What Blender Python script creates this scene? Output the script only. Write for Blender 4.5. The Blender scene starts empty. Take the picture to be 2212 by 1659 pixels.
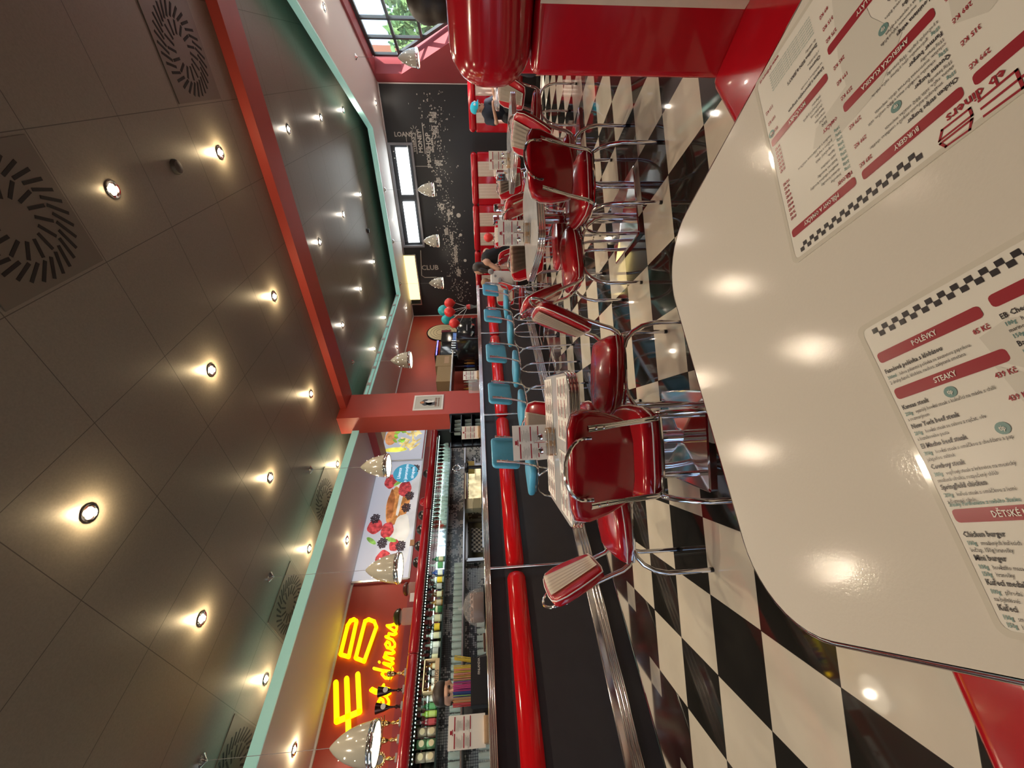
import bpy, bmesh, math, random
from mathutils import Vector, Matrix, Euler
random.seed(7)
PI = math.pi
sc = bpy.context.scene
COL = sc.collection
def rad(a): return a*PI/180.0

# ------------------------------------------------------------------ camera
CAM = Vector((0, 0, 1.1627))
FW = Vector((-0.6160043, 0.78448412, -0.07157769))
RT = Vector((0.78762643, 0.61492717, -0.03884815))
UP = Vector((-0.01353931, 0.0803071, 0.99667821))
cd = bpy.data.cameras.new('camera'); cam = bpy.data.objects.new('camera', cd); COL.objects.link(cam)
cd.sensor_fit = 'HORIZONTAL'; cd.sensor_width = 36.0; cd.lens = 876.254/2212*36.0
cd.clip_start = 0.02; cd.clip_end = 200
# the photograph is stored lying on its side: picture-right is world-down, picture-up is the upright view's right
cx, cy, cz = -UP, RT, -FW
cam.matrix_world = Matrix(((cx.x, cy.x, cz.x, CAM.x), (cx.y, cy.y, cz.y, CAM.y), (cx.z, cy.z, cz.z, CAM.z), (0, 0, 0, 1)))
sc.camera = cam
# ------------------------------------------------------------------ world, sun, exposure
sc.view_settings.view_transform = 'Standard'; sc.view_settings.look = 'None'
sc.view_settings.gamma = 1.0; sc.view_settings.use_curve_mapping = False
sc.view_settings.exposure = 0.5
wd = bpy.data.worlds.new('world'); sc.world = wd; wd.use_nodes = True
wn = wd.node_tree; bg = wn.nodes['Background']
sky = wn.nodes.new('ShaderNodeTexSky'); sky.sky_type = 'HOSEK_WILKIE'; sky.turbidity = 5
sky.sun_direction = Vector((0.62, -0.10, 0.75)).normalized(); sky.ground_albedo = 0.4
wn.links.new(sky.outputs[0], bg.inputs[0]); bg.inputs[1].default_value = 9.0
sd = bpy.data.lights.new('sun', 'SUN'); so = bpy.data.objects.new('sun', sd); COL.objects.link(so)
sd.energy = 9.0; sd.angle = rad(1); sd.color = (1, .96, .9)
so.rotation_euler = Vector((0.62, -0.10, 0.75)).to_track_quat('Z', 'Y').to_euler()
sc.cycles.use_denoising = True
sc.cycles.max_bounces = 8; sc.cycles.glossy_bounces = 5; sc.cycles.transparent_max_bounces = 12
sc.cycles.transmission_bounces = 6; sc.cycles.diffuse_bounces = 4
sc.cycles.caustics_reflective = False; sc.cycles.caustics_refractive = False
sc.cycles.sample_clamp_indirect = 4.0

# ------------------------------------------------------------------ materials
MATS = {}
def mat(name, col, rough=.5, metal=0., emit=None, es=0., coat=0., trans=0., alpha=1., ior=1.45, spec=None):
    m = bpy.data.materials.new(name); m.use_nodes = True
    b = m.node_tree.nodes['Principled BSDF']
    b.inputs['Base Color'].default_value = (*col, 1); b.inputs['Roughness'].default_value = rough
    b.inputs['Metallic'].default_value = metal; b.inputs['Coat Weight'].default_value = coat
    b.inputs['Coat Roughness'].default_value = .05
    b.inputs['Transmission Weight'].default_value = trans; b.inputs['IOR'].default_value = ior
    b.inputs['Alpha'].default_value = alpha
    if spec is not None: b.inputs['Specular IOR Level'].default_value = spec
    if emit: b.inputs['Emission Color'].default_value = (*emit, 1); b.inputs['Emission Strength'].default_value = es
    MATS[name] = m; return m
def noisy(m, scale=40, amt=.15, bump=0., coords='Object', stretch=(1, 1, 1)):
    """slight procedural variation of colour (and bump) on a material"""
    nt = m.node_tree; b = nt.nodes['Principled BSDF']
    tc = nt.nodes.new('ShaderNodeTexCoord'); mp = nt.nodes.new('ShaderNodeMapping'); mp.inputs['Scale'].default_value = stretch
    nz = nt.nodes.new('ShaderNodeTexNoise'); nz.inputs['Scale'].default_value = scale; nz.inputs['Detail'].default_value = 4
    nt.links.new(tc.outputs[coords], mp.inputs[0]); nt.links.new(mp.outputs[0], nz.inputs['Vector'])
    if amt:
        mx = nt.nodes.new('ShaderNodeMix'); mx.data_type = 'RGBA'
        c = b.inputs['Base Color'].default_value[:]
        mx.inputs[6].default_value = (*[x*(1-amt) for x in c[:3]], 1); mx.inputs[7].default_value = (*[min(1, x*(1+amt)) for x in c[:3]], 1)
        nt.links.new(nz.outputs['Fac'], mx.inputs[0]); nt.links.new(mx.outputs[2], b.inputs['Base Color'])
    if bump:
        bp = nt.nodes.new('ShaderNodeBump'); bp.inputs['Strength'].default_value = bump; bp.inputs['Distance'].default_value = .002
        nt.links.new(nz.outputs['Fac'], bp.inputs['Height']); nt.links.new(bp.outputs[0], b.inputs['Normal'])
    return m
chrome = mat('chrome', (.90, .90, .91), .10, 1.)
steel = mat('brushed_steel', (.55, .55, .56), .28, 1.); noisy(steel, 60, .08, .0, stretch=(1, 30, 1))
red = mat('red_vinyl', (.42, .006, .014), .16, coat=.35); noisy(red, 30, .08, .05)
redbar = mat('red_gloss_panel', (.75, .008, .012), .12, coat=.3)
cream = mat('cream_vinyl', (.62, .54, .44), .25, coat=.2); noisy(cream, 25, .07, .05)
piping = mat('white_piping', (.92, .86, .82), .35)
teal = mat('teal_vinyl', (.10, .43, .66), .30); noisy(teal, 60, .05, .03)
black = mat('black_laminate', (.040, .037, .041), .42); noisy(black, 8, .15)
blackg = mat('black_gloss', (.012, .012, .014), .12)
dark = mat('dark_plinth', (.02, .018, .018), .5)
tablew = mat('white_laminate', (.76, .715, .65), .10, spec=.14); noisy(tablew, 260, .02, .06)
tableg = mat('grey_pearl_laminate', (.50, .49, .49), .12); noisy(tableg, 9, .28, stretch=(1, 5, 1))
paper = mat('laminated_paper', (.86, .83, .77), .28, spec=.2)
paperw = mat('white_paper', (.86, .85, .84), .4)
inkred = mat('ink_red', (.36, .03, .045), .25)
inkblk = mat('ink_black', (.03, .025, .03), .3)
inkgrn = mat('ink_teal', (.16, .30, .29), .3)
inkgry = mat('ink_grey', (.52, .50, .45), .3)
inkwht = mat('ink_white', (.9, .86, .8), .3)
wallred = mat('wall_red', (.46, .06, .042), .42); noisy(wallred, 6, .05)
wallred2 = mat('wall_dark_red', (.34, .055, .065), .55); noisy(wallred2, 6, .05)
soffitm = mat('soffit_paint', (.80, .78, .75), .6); noisy(soffitm, 120, .02, .05)
trimw = mat('white_trim', (.75, .73, .72), .4)
walld = mat('mural_black', (.022, .024, .028), .38)
wallb = mat('wall_beige', (.45, .40, .34), .7)
led = mat('teal_led', (.3, .8, .7), .4, emit=(.25, .9, .72), es=1.1)
lipm = mat('frosted_lip', (.45, .70, .64), .3, emit=(.30, .72, .62), es=.22)
ledw = mat('shelf_led', (.7, 1, .8), .4, emit=(.65, 1, .78), es=8)
lamp_em = mat('lamp_glow', (1, .9, .7), .5, emit=(1, .80, .50), es=30)
bulb = mat('bulb_glow', (1, .9, .7), .5, emit=(1, .86, .62), es=9)
diffm = mat('lamp_diffuser', (.9, .85, .75), .5, emit=(1, .90, .72), es=1.3)
shadem = mat('lampshade_enamel', (.40, .37, .30), .2, coat=.3)
shadei = mat('lampshade_inside', (.85, .80, .7), .4)
yel = mat('yellow_sign', (1, .85, .02), .4, emit=(1, .80, .0), es=.75)
ligh = mat('backlit_panel', (1, 1, 1), .5, emit=(.90, .98, 1), es=5)
lighy = mat('backlit_yellow', (1, .85, .5), .5, emit=(1, .78, .30), es=1.6)
adbg = mat('advert_backlit', (.60, .64, .72), .4, emit=(.58, .63, .74), es=.38)
glass = mat('clear_glass', (.96, 1, .99), .02, trans=1., ior=1.45)
tglass = mat('thin_glass', (.80, .92, .90), .05, alpha=.14)
pane = mat('window_glass', (.9, 1, 1), .02, alpha=.06)
acryl = mat('acrylic', (.85, .88, .9), .05, alpha=.25)
winf = mat('window_frame', (.045, .055, .06), .35)
foliage = mat('foliage', (.16, .30, .10), .8); noisy(foliage, 6, .6)
brickm = mat('orange_facade', (.55, .22, .12), .8)
card = mat('cardboard', (.36, .25, .13), .75); noisy(card, 30, .1)
wood = mat('pale_wood', (.52, .33, .19), .5); noisy(wood, 20, .2, stretch=(1, 8, 1))
skin = mat('skin', (.50, .28, .19), .5)
hairm = mat('dark_hair', (.025, .016, .012), .5)
hairb = mat('fair_hair', (.30, .18, .10), .5)
clothb = mat('navy_cloth', (.018, .022, .035), .8)
clothk = mat('black_cloth', (.012, .012, .014), .8)
white = mat('white_plastic', (.75, .75, .74), .35)
greyp = mat('grey_plastic', (.25, .25, .27), .4)
orange = mat('orange_drink', (.85, .38, .05), .2)
strawy = mat('straw_yellow', (.75, .60, .08), .4)
bred = mat('balloon_red', (.70, .04, .035), .3, coat=.2)
bteal = mat('balloon_teal', (.03, .42, .45), .3, coat=.2)
gold = mat('gold', (.85, .62, .28), .18, 1.)
capm = mat('cap_blue', (.02, .50, .65), .6)

def floor_material():
    m = bpy.data.materials.new('checker_floor'); m.use_nodes = True; nt = m.node_tree; N = nt.nodes; L = nt.links
    b = N['Principled BSDF']
    tc = N.new('ShaderNodeTexCoord'); mp = N.new('ShaderNodeMapping')
    mp.inputs['Scale'].default_value = (2.5, 2.5, 0); mp.inputs['Rotation'].default_value = (0, 0, PI/4)
    mp.inputs['Location'].default_value = (8.51143, 1.25988, .5)
    ck = N.new('ShaderNodeTexChecker'); ck.inputs['Scale'].default_value = 1.0
    L.new(tc.outputs['Object'], mp.inputs[0]); L.new(mp.outputs[0], ck.inputs['Vector'])
    nz = N.new('ShaderNodeTexNoise'); nz.inputs['Scale'].default_value = 5; nz.inputs['Detail'].default_value = 6
    L.new(tc.outputs['Object'], nz.inputs['Vector'])
    def mix(a, c, f):
        x = N.new('ShaderNodeMix'); x.data_type = 'RGBA'
        x.inputs[6].default_value = (*a, 1); x.inputs[7].default_value = (*c, 1); L.new(f, x.inputs[0]); return x.outputs[2]
    lightc = mix((.60, .53, .41), (.74, .67, .54), nz.outputs['Fac']); darkc = mix((.010, .0095, .0085), (.030, .027, .022), nz.outputs['Fac'])
    x = N.new('ShaderNodeMix'); x.data_type = 'RGBA'; L.new(ck.outputs['Fac'], x.inputs[0]); L.new(lightc, x.inputs[6]); L.new(darkc, x.inputs[7])
    # grout: thin dark joints at the tile edges
    sp = N.new('ShaderNodeSeparateXYZ'); L.new(mp.outputs[0], sp.inputs[0])
    def edge(o):
        f = N.new('ShaderNodeMath'); f.operation = 'FRACT'; L.new(o, f.inputs[0])
        s = N.new('ShaderNodeMath'); s.operation = 'SUBTRACT'; L.new(f.outputs[0], s.inputs[0]); s.inputs[1].default_value = .5
        a = N.new('ShaderNodeMath'); a.operation = 'ABSOLUTE'; L.new(s.outputs[0], a.inputs[0])
        g = N.new('ShaderNodeMath'); g.operation = 'GREATER_THAN'; L.new(a.outputs[0], g.inputs[0]); g.inputs[1].default_value = .4965
        return g.outputs[0]
    mxm = N.new('ShaderNodeMath'); mxm.operation = 'MAXIMUM'; L.new(edge(sp.outputs[0]), mxm.inputs[0]); L.new(edge(sp.outputs[1]), mxm.inputs[1])
    y = N.new('ShaderNodeMix'); y.data_type = 'RGBA'; L.new(mxm.outputs[0], y.inputs[0]); L.new(x.outputs[2], y.inputs[6]); y.inputs[7].default_value = (.04, .035, .03, 1)
    L.new(y.outputs[2], b.inputs['Base Color'])
    rr = N.new('ShaderNodeMapRange'); rr.inputs['To Min'].default_value = .02; rr.inputs['To Max'].default_value = .07
    L.new(nz.outputs['Fac'], rr.inputs['Value']); L.new(rr.outputs[0], b.inputs['Roughness'])
    b.inputs['Specular IOR Level'].default_value = .55
    return m
floorm = floor_material()

def ceiling_material():
    """dark metallic 0.7 m ceiling panels with fine joints"""
    m = bpy.data.materials.new('ceiling_panels'); m.use_nodes = True; nt = m.node_tree; N = nt.nodes; L = nt.links
    b = N['Principled BSDF']; tc = N.new('ShaderNodeTexCoord')
    sp = N.new('ShaderNodeSeparateXYZ'); L.new(tc.outputs['Object'], sp.inputs[0])
    def M(op, a, c=None):
        n = N.new('ShaderNodeMath'); n.operation = op
        for i, v in enumerate((a, c)):
            if v is None: continue
            if isinstance(v, (int, float)): n.inputs[i].default_value = v
            else: L.new(v, n.inputs[i])
        return n.outputs[0]
    # rows shift by half a panel beyond the beam
    beyond = M('GREATER_THAN', sp.outputs[1], 5.25)
    ys = M('ADD', sp.outputs[1], M('MULTIPLY', beyond, -.35))
    def edge(o, off):
        f = M('FRACT', M('DIVIDE', M('ADD', o, off), .7)); return M('GREATER_THAN', M('ABSOLUTE', M('SUBTRACT', f, .5)), .4965)
    e = M('MAXIMUM', edge(sp.outputs[0], .285+7), edge(ys, -3.33+7))
    nz = N.new('ShaderNodeTexNoise'); nz.inputs['Scale'].default_value = 90; nz.inputs['Detail'].default_value = 3; L.new(tc.outputs['Object'], nz.inputs['Vector'])
    a = N.new('ShaderNodeMix'); a.data_type = 'RGBA'; L.new(nz.outputs['Fac'], a.inputs[0])
    a.inputs[6].default_value = (.19, .17, .14, 1); a.inputs[7].default_value = (.26, .235, .195, 1)
    x = N.new('ShaderNodeMix'); x.data_type = 'RGBA'; L.new(e, x.inputs[0]); L.new(a.outputs[2], x.inputs[6]); x.inputs[7].default_value = (.085, .075, .06, 1)
    L.new(x.outputs[2], b.inputs['Base Color'])
    b.inputs['Metallic'].default_value = .25; b.inputs['Roughness'].default_value = .42
    return m
ceilm = ceiling_material()

def mosaic_material():
    """small square wall tiles, dark joints, patches of reflected light painted in as white tiles"""
    m = bpy.data.materials.new('mosaic_tiles'); m.use_nodes = True; nt = m.node_tree; N = nt.nodes; L = nt.links
    b = N['Principled BSDF']; tc = N.new('ShaderNodeTexCoord'); mp = N.new('ShaderNodeMapping'); mp.inputs['Scale'].default_value = (0, 40, 40)
    L.new(tc.outputs['Object'], mp.inputs[0])
    fl = N.new('ShaderNodeVectorMath'); fl.operation = 'FLOOR'; L.new(mp.outputs[0], fl.inputs[0])
    wn_ = N.new('ShaderNodeTexWhiteNoise'); L.new(fl.outputs[0], wn_.inputs['Vector'])
    fr = N.new('ShaderNodeVectorMath'); fr.operation = 'FRACTION'; L.new(mp.outputs[0], fr.inputs[0])
    sp = N.new('ShaderNodeSeparateXYZ'); L.new(fr.outputs[0], sp.inputs[0])
    def M(op, a, c=None):
        n = N.new('ShaderNodeMath'); n.operation = op
        for i, v in enumerate((a, c)):
            if v is None: continue
            if isinstance(v, (int, float)): n.inputs[i].default_value = v
            else: L.new(v, n.inputs[i])
        return n.outputs[0]
    e = M('MAXIMUM', M('LESS_THAN', sp.outputs[1], .14), M('LESS_THAN', sp.outputs[2], .14))
    big = N.new('ShaderNodeTexNoise'); big.inputs['Scale'].default_value = 4.5; L.new(tc.outputs['Object'], big.inputs['Vector'])
    bright = M('GREATER_THAN', M('ADD', M('MULTIPLY', wn_.outputs['Value'], .22), big.outputs['Fac']), .62)
    c = N.new('ShaderNodeMix'); c.data_type = 'RGBA'; L.new(bright, c.inputs[0])
    c.inputs[6].default_value = (.22, .24, .23, 1); c.inputs[7].default_value = (.92, .92, .84, 1)  # white tone paints in the light these tiles reflect
    x = N.new('ShaderNodeMix'); x.data_type = 'RGBA'; L.new(e, x.inputs[0]); L.new(c.outputs[2], x.inputs[6]); x.inputs[7].default_value = (.03, .03, .03, 1)
    L.new(x.outputs[2], b.inputs['Base Color']); b.inputs['Metallic'].default_value = .05; b.inputs['Roughness'].default_value = .25
    return m
mosaic = mosaic_material()
CHK = {}
def checkcloth():
    m = bpy.data.materials.new('checked_cloth'); m.use_nodes = True; nt = m.node_tree; N = nt.nodes
    ck = N.new('ShaderNodeTexChecker'); ck.inputs['Scale'].default_value = 28; ck.inputs[1].default_value = (.6, .58, .5, 1); ck.inputs[2].default_value = (.04, .04, .04, 1)
    tc = N.new('ShaderNodeTexCoord'); nt.links.new(tc.outputs['Object'], ck.inputs['Vector']); nt.links.new(ck.outputs[0], N['Principled BSDF'].inputs['Base Color']); return m
clothc = checkcloth()

# ------------------------------------------------------------------ mesh helpers
class MB:
    def __init__(s): s.bm = bmesh.new()
    def _new(s, n0, M=None, mi=0):
        s.bm.verts.ensure_lookup_table(); vs = s.bm.verts[n0:]
        if M is not None:
            for v in vs: v.co = M @ v.co
        return vs
    def box(s, c, d, rz=0, M=None, r=0, seg=2):
        n0 = len(s.bm.verts)
        t = bmesh.new(); bmesh.ops.create_cube(t, size=1)
        for v in t.verts: v.co = Vector((v.co.x*d[0], v.co.y*d[1], v.co.z*d[2]))
        if r: bmesh.ops.bevel(t, geom=t.edges[:], offset=min(r, min(d)*.49), segments=seg, affect='EDGES', profile=.5)
        T = Matrix.Translation(Vector(c)) @ Matrix.Rotation(rz, 4, 'Z')
        if M is not None: T = M @ T
        s._merge(t, T); return s
    def _merge(s, t, T):
        mp = {}
        for v in t.verts: mp[v] = s.bm.verts.new(T @ v.co)
        for f in t.faces:
            try: s.bm.faces.new([mp[v] for v in f.verts])
            except ValueError: pass
        t.free()
    def rings(s, rings, cap0=True, cap1=True, closed=False):
        R = [[s.bm.verts.new(p) for p in r] for r in rings]
        n = len(R[0]); m = len(R)
        for i in range(m if closed else m-1):
            a, b = R[i], R[(i+1) % m]
            for j in range(n):
                k = (j+1) % n
                try: s.bm.faces.new((a[j], a[k], b[k], b[j]))
                except ValueError: pass
        if not closed:
            if cap0: s.bm.faces.new(R[0][::-1])
            if cap1: s.bm.faces.new(R[-1])
        return s
    def lathe(s, prof, c=(0, 0, 0), n=20, axis=None, cap=True):
        """prof: list of (r, z)"""
        T = Matrix.Translation(Vector(c)) @ (axis if axis is not None else Matrix.Identity(4))
        rs = [[T @ Vector((max(r, 1e-4)*math.cos(2*PI*j/n), max(r, 1e-4)*math.sin(2*PI*j/n), z)) for j in range(n)] for r, z in prof]
        return s.rings(rs, cap, cap)
    def cyl(s, a, b, r, r2=None, n=12):
        a, b = Vector(a), Vector(b); r2 = r if r2 is None else r2
        q = (b-a).to_track_quat('Z', 'Y').to_matrix()
        rs = [[p + q @ Vector((rr*math.cos(2*PI*j/n), rr*math.sin(2*PI*j/n), 0)) for j in range(n)] for p, rr in ((a, r), (b, r2))]
        return s.rings(rs)
    def tube(s, pts, r, n=10, closed=False, flat=None):
        pts = [Vector(p) for p in pts]; m = len(pts); rs = []; prev = None
        for i, p in enumerate(pts):
            a = pts[(i-1) % m] if (closed or i > 0) else p; b = pts[(i+1) % m] if (closed or i < m-1) else p
            t = (b-a).normalized()
            if prev is None:
                u = t.orthogonal().normalized()
            else:
                u = (prev - t*prev.dot(t)).normalized()
            prev = u; w = t.cross(u)
            rr = r[i] if isinstance(r, (list, tuple)) else r
            rs.append([p + u*rr*math.cos(2*PI*j/n) + w*rr*math.sin(2*PI*j/n) for j in range(n)])
        return s.rings(rs, closed=closed)
    def sph(s, c, r, n=12, m=8, sc=(1, 1, 1)):
        c = Vector(c)
        prof = [(math.sin(PI*i/m), -math.cos(PI*i/m)) for i in range(m+1)]
        rs = [[c + Vector((max(a, .002)*r*sc[0]*math.cos(2*PI*j/n), max(a, .002)*r*sc[1]*math.sin(2*PI*j/n), b*r*sc[2])) for j in range(n)] for a, b in prof]
        return s.rings(rs)
    def caps(s, a, b, ra, rb, n=12):
        s.sph(a, ra, n, 8); s.sph(b, rb, n, 8); return s.cyl(a, b, ra, rb, n)
    def prism(s, poly, z0, z1):
        """poly: xy outline, extruded in z"""
        return s.rings([[Vector((p[0], p[1], z0)) for p in poly], [Vector((p[0], p[1], z1)) for p in poly]])
    def xprism(s, poly, f, d0, d1):
        """poly (u,v); f(u,v,d)->point"""
        return s.rings([[Vector(f(u, v, d0)) for u, v in poly], [Vector(f(u, v, d1)) for u, v in poly]])
    def quad(s, pts):
        s.bm.faces.new([s.bm.verts.new(Vector(p)) for p in pts]); return s
    def cushion(s, poly, t, r=None, bulge=.0, f=None, seg=4):
        """rounded pad: outline poly (u,v), thickness t along w; f maps (u,v,w)->Vector"""
        r = t/2 if r is None else r; f = f or (lambda u, v, w: Vector((u, v, w)))
        cxm = sum(p[0] for p in poly)/len(poly); cym = sum(p[1] for p in poly)/len(poly)
        R = sum(math.hypot(p[0]-cxm, p[1]-cym) for p in poly)/len(poly)
        prof = [(r*(1-math.sin(a)), -t/2+r*(1-math.cos(a))) for a in [PI/2*i/seg for i in range(seg+1)]]
        prof = prof + [(d, -w) for d, w in prof[::-1]]
        def ring(ins, w): return [f(cxm+(p[0]-cxm)*(1-ins/R), cym+(p[1]-cym)*(1-ins/R), w) for p in poly]
        inner = [(R*.45, -t/2-bulge*.9), (R*.92, -t/2-bulge)]
        rs = [ring(R*.93, -t/2-bulge), ring(R*.5, -t/2-bulge*.85), ring(R*.22+r, -t/2-bulge*.35)] + [ring(d, w) for d, w in prof] + [ring(R*.22+r, t/2+bulge*.35), ring(R*.5, t/2+bulge*.85), ring(R*.93, t/2+bulge)]
        return s.rings(rs)
    def deform(s, fn):
        for v in s.bm.verts: v.co = Vector(fn(v.co))
        return s
def obj(name, mb, m, parent=None, smooth=True, ang=.7, loc=None):
    me = bpy.data.meshes.new(name); bmesh.ops.recalc_face_normals(mb.bm, faces=mb.bm.faces[:])
    mb.bm.to_mesh(me); mb.bm.free()
    me.materials.append(m)
    if smooth and len(me.polygons):
        me.shade_smooth()
        try: me.set_sharp_from_angle(angle=ang)
        except Exception: pass
    o = bpy.data.objects.new(name, me); COL.objects.link(o)
    if parent: o.parent = parent
    if loc: o.location = loc
    return o
def tag(o, label, cat, group=None):
    o['label'] = label; o['category'] = cat
    if group: o['group'] = group
    return o
def thing(name, label, cat, loc=(0, 0, 0), rz=0, group=None):
    o = bpy.data.objects.new(name, None); COL.objects.link(o); o.location = loc; o.rotation_euler = (0, 0, rz)
    o.empty_display_size = .1
    return tag(o, label, cat, group)
def struct(name, mb, m, **k):
    o = obj(name, mb, m, **k); o['kind'] = 'structure'; return o
def copy_tree(o, parent=None):
    c = o.copy(); COL.objects.link(c)
    if parent: c.parent = parent
    for ch in KIDS.get(o, []) or [x for x in o.children]: copy_tree(ch, c)
    return c
KIDS = {}
def dup(root, loc, rz, label, group=None, scale=None):
    r = copy_tree(root); r.location = loc; r.rotation_euler = (0, 0, rz); r['label'] = label
    if group: r['group'] = group
    if scale: r.scale = scale
    return r
def ribs(x0, x1, z0, z1, n, m=6, sgn=1):
    """profile of n half-round ribs from z0 to z1 bulging from x0 to x1"""
    P = []; h = (z1-z0)/n
    for i in range(n):
        for j in range(m+1): a = PI*j/m; P.append((x0+(x1-x0)*math.sin(a), z0+h*(i+.5-.47*math.cos(a))))
    return P
def text_mb(s, size, f, depth=.0004, align='LEFT', shear=0, bold=0, mb=None, res=2):
    """flat lettering; f(x,y,d)->world point"""
    cu = bpy.data.curves.new('t', 'FONT'); cu.body = s; cu.size = size; cu.align_x = align; cu.shear = shear
    cu.offset = bold; cu.resolution_u = res; cu.fill_mode = 'FRONT' if hasattr(cu, 'fill_mode') else cu.fill_mode
    o = bpy.data.objects.new('t', cu); COL.objects.link(o)
    dg = bpy.context.evaluated_depsgraph_get(); me = bpy.data.meshes.new_from_object(o.evaluated_get(dg))
    mb = mb or MB(); vs = [mb.bm.verts.new(Vector(f(v.co.x, v.co.y, depth))) for v in me.vertices]
    for p in me.polygons:
        try: mb.bm.faces.new([vs[i] for i in p.vertices])
        except ValueError: pass
    COL.objects.unlink(o); bpy.data.objects.remove(o); bpy.data.curves.remove(cu); bpy.data.meshes.remove(me)
    return mb
def arc(c, r, a0, a1, n, f=None):
    return [(c[0]+r*math.cos(a0+(a1-a0)*i/n), c[1]+r*math.sin(a0+(a1-a0)*i/n)) for i in range(n+1)]
def rrect(w, h, r, n=5, cx=0, cy=0):
    P = []
    for sx, sy, a in ((1, 1, 0), (-1, 1, PI/2), (-1, -1, PI), (1, -1, 1.5*PI)):
        P += arc((cx+sx*(w/2-r), cy+sy*(h/2-r)), r, a, a+PI/2, n)
    return P
def pt_light(name, loc, e, col, r=.03):
    l = bpy.data.lights.new(name, 'POINT'); l.energy = e; l.color = col; l.shadow_soft_size = r
    o = bpy.data.objects.new(name, l); COL.objects.link(o); o.location = loc; return o
# ================================================================== the setting
CEIL = 3.45; SOF = 3.17
def WR(s, z, d=0): return Vector((-.3+.459*s+.889*d, 11.05-.889*s+.459*d, z))
m = MB(); m.prism([(-6.3, -3.3), (6, -3.3), (6, 12), (-6.3, 12)], -.1, 0); struct('floor', m, floorm, smooth=False)
m = MB(); m.prism([(-6.3, -3.3), (4.6, -3.3), (3.25, 4.9), (-.15, 11.35), (-6.3, 11.35)], CEIL, CEIL+.1); struct('ceiling', m, ceilm, smooth=False)
m = MB(); m.box((-6.1, 4, 1.75), (.3, 14.6, 3.5)); struct('wall_left', m, wallred, smooth=False)
m = MB(); m.box((-3, 11.2, 1.75), (6.2, .3, 3.5)); struct('wall_far', m, walld, smooth=False)
m = MB(); F = lambda u, v, d: WR(u, v, d)
for poly in ([(0, 0), (.33, 0), (.33, 3.5), (0, 3.5)], [(.33, 0), (4.6, 0), (4.6, .95), (1.97, .95), (1.39, 1.53), (.33, 2.59)],
             [(.33, 3.13), (4.6, 3.13), (4.6, 3.5), (.33, 3.5)], [(4.6, 0), (7.0, 0), (7.0, 3.5), (4.6, 3.5)]):
    m.xprism(poly, F, 0, .32)
struct('wall_right', m, wallred2, smooth=False)
e = WR(7, 0)
m = MB(); m.prism([(e.x, e.y), (4.3, -3.3), (4.6, -3.3), (e.x+.33, e.y+.1)], 0, 3.5); struct('wall_right_near', m, wallred2, smooth=False)
m = MB()
m.box((-.8, -3.15, 2.95), (11, .3, 1.1)); m.box((-5.6, -3.15, 1.5), (1.0, .3, 3)); m.box((2.0, -3.15, 1.5), (5.6, .3, 3)); m.box((-.8, -3.15, .1), (11, .3, .2))
for x in (-3.6, -2.2): m.box((x, -3.15, 1.4), (.12, .12, 2.6))
struct('wall_behind', m, wallb, smooth=False)  # opening in this unseen wall is added to let fill daylight in
# soffit round the room with its frosted lip and teal cove light
inner = [(-4.63, -3.2), (-4.63, 9.75), (-1.0, 9.79), (4.3, -.48), (4.3, -3.2)]
outer = [(-6.0, -3.2), (-6.0, 11.1), (-.25, 11.1), (5.1, .7), (5.1, -3.2)]
m = MB()
for i in range(4):
    q = [inner[i], inner[i+1], outer[i+1], outer[i]]; m.prism(q, SOF, SOF+.06)
struct('trim_1', m, soffitm, smooth=False)
def strip(path, z0, z1, t, off):
    mm = MB()
    for i in range(len(path)-1):
        a, b = Vector(path[i]), Vector(path[i+1]); d = (b-a).normalized(); n = Vector((-d.y, d.x))
        if i == 0: n0 = n
        A = a+n*off; B = b+n*off
        mm.prism([A, B, B+n*t, A+n*t], z0, z1)
    return mm
struct('trim_2', strip(inner[:4], SOF-.004, SOF+.10, .02, -.02), lipm, smooth=False)
struct('trim_3', strip(inner[:4], SOF+.07, SOF+.085, .03, .05), led, smooth=False)
m = MB(); m.box((-5.94, 4, SOF-.012), (.03, 14, .024)); m.box((-5.935, 11.04, 1.6), (.02, .02, 3.15)); m.box((-3.1, 11.04, SOF-.01), (5.7, .02, .02)); m.box((-.31, 11.035, 1.6), (.02, .02, 3.15))
struct('trim_4', m, trimw, smooth=False)
# white ladder-like rail in the cove beyond the column
t = MB(); t.box((-4.60, 7.55, SOF+.035), (.015, 4.3, .012)); t.box((-4.60, 7.55, SOF+.10), (.015, 4.3, .012))
for i in range(9): t.box((-4.60, 5.5+i*.52, SOF+.065), (.03, .06, .075))
struct('trim_5', t, trimw, smooth=False)
# beam and column
m = MB(); m.box((.4, 5.245, 3.40), (9.5, .38, .10)); struct('trim_6', m, wallred, smooth=False)
m = MB(); m.box((-4.503, 5.11, 1.72), (.334, .57, 3.46)); struct('trim_7', m, wallred, smooth=False)
m = MB(); m.box((-5.3, 5.3, 3.11), (1.27, .30, .13)); struct('trim_8', m, wallred2, smooth=False)

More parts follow.
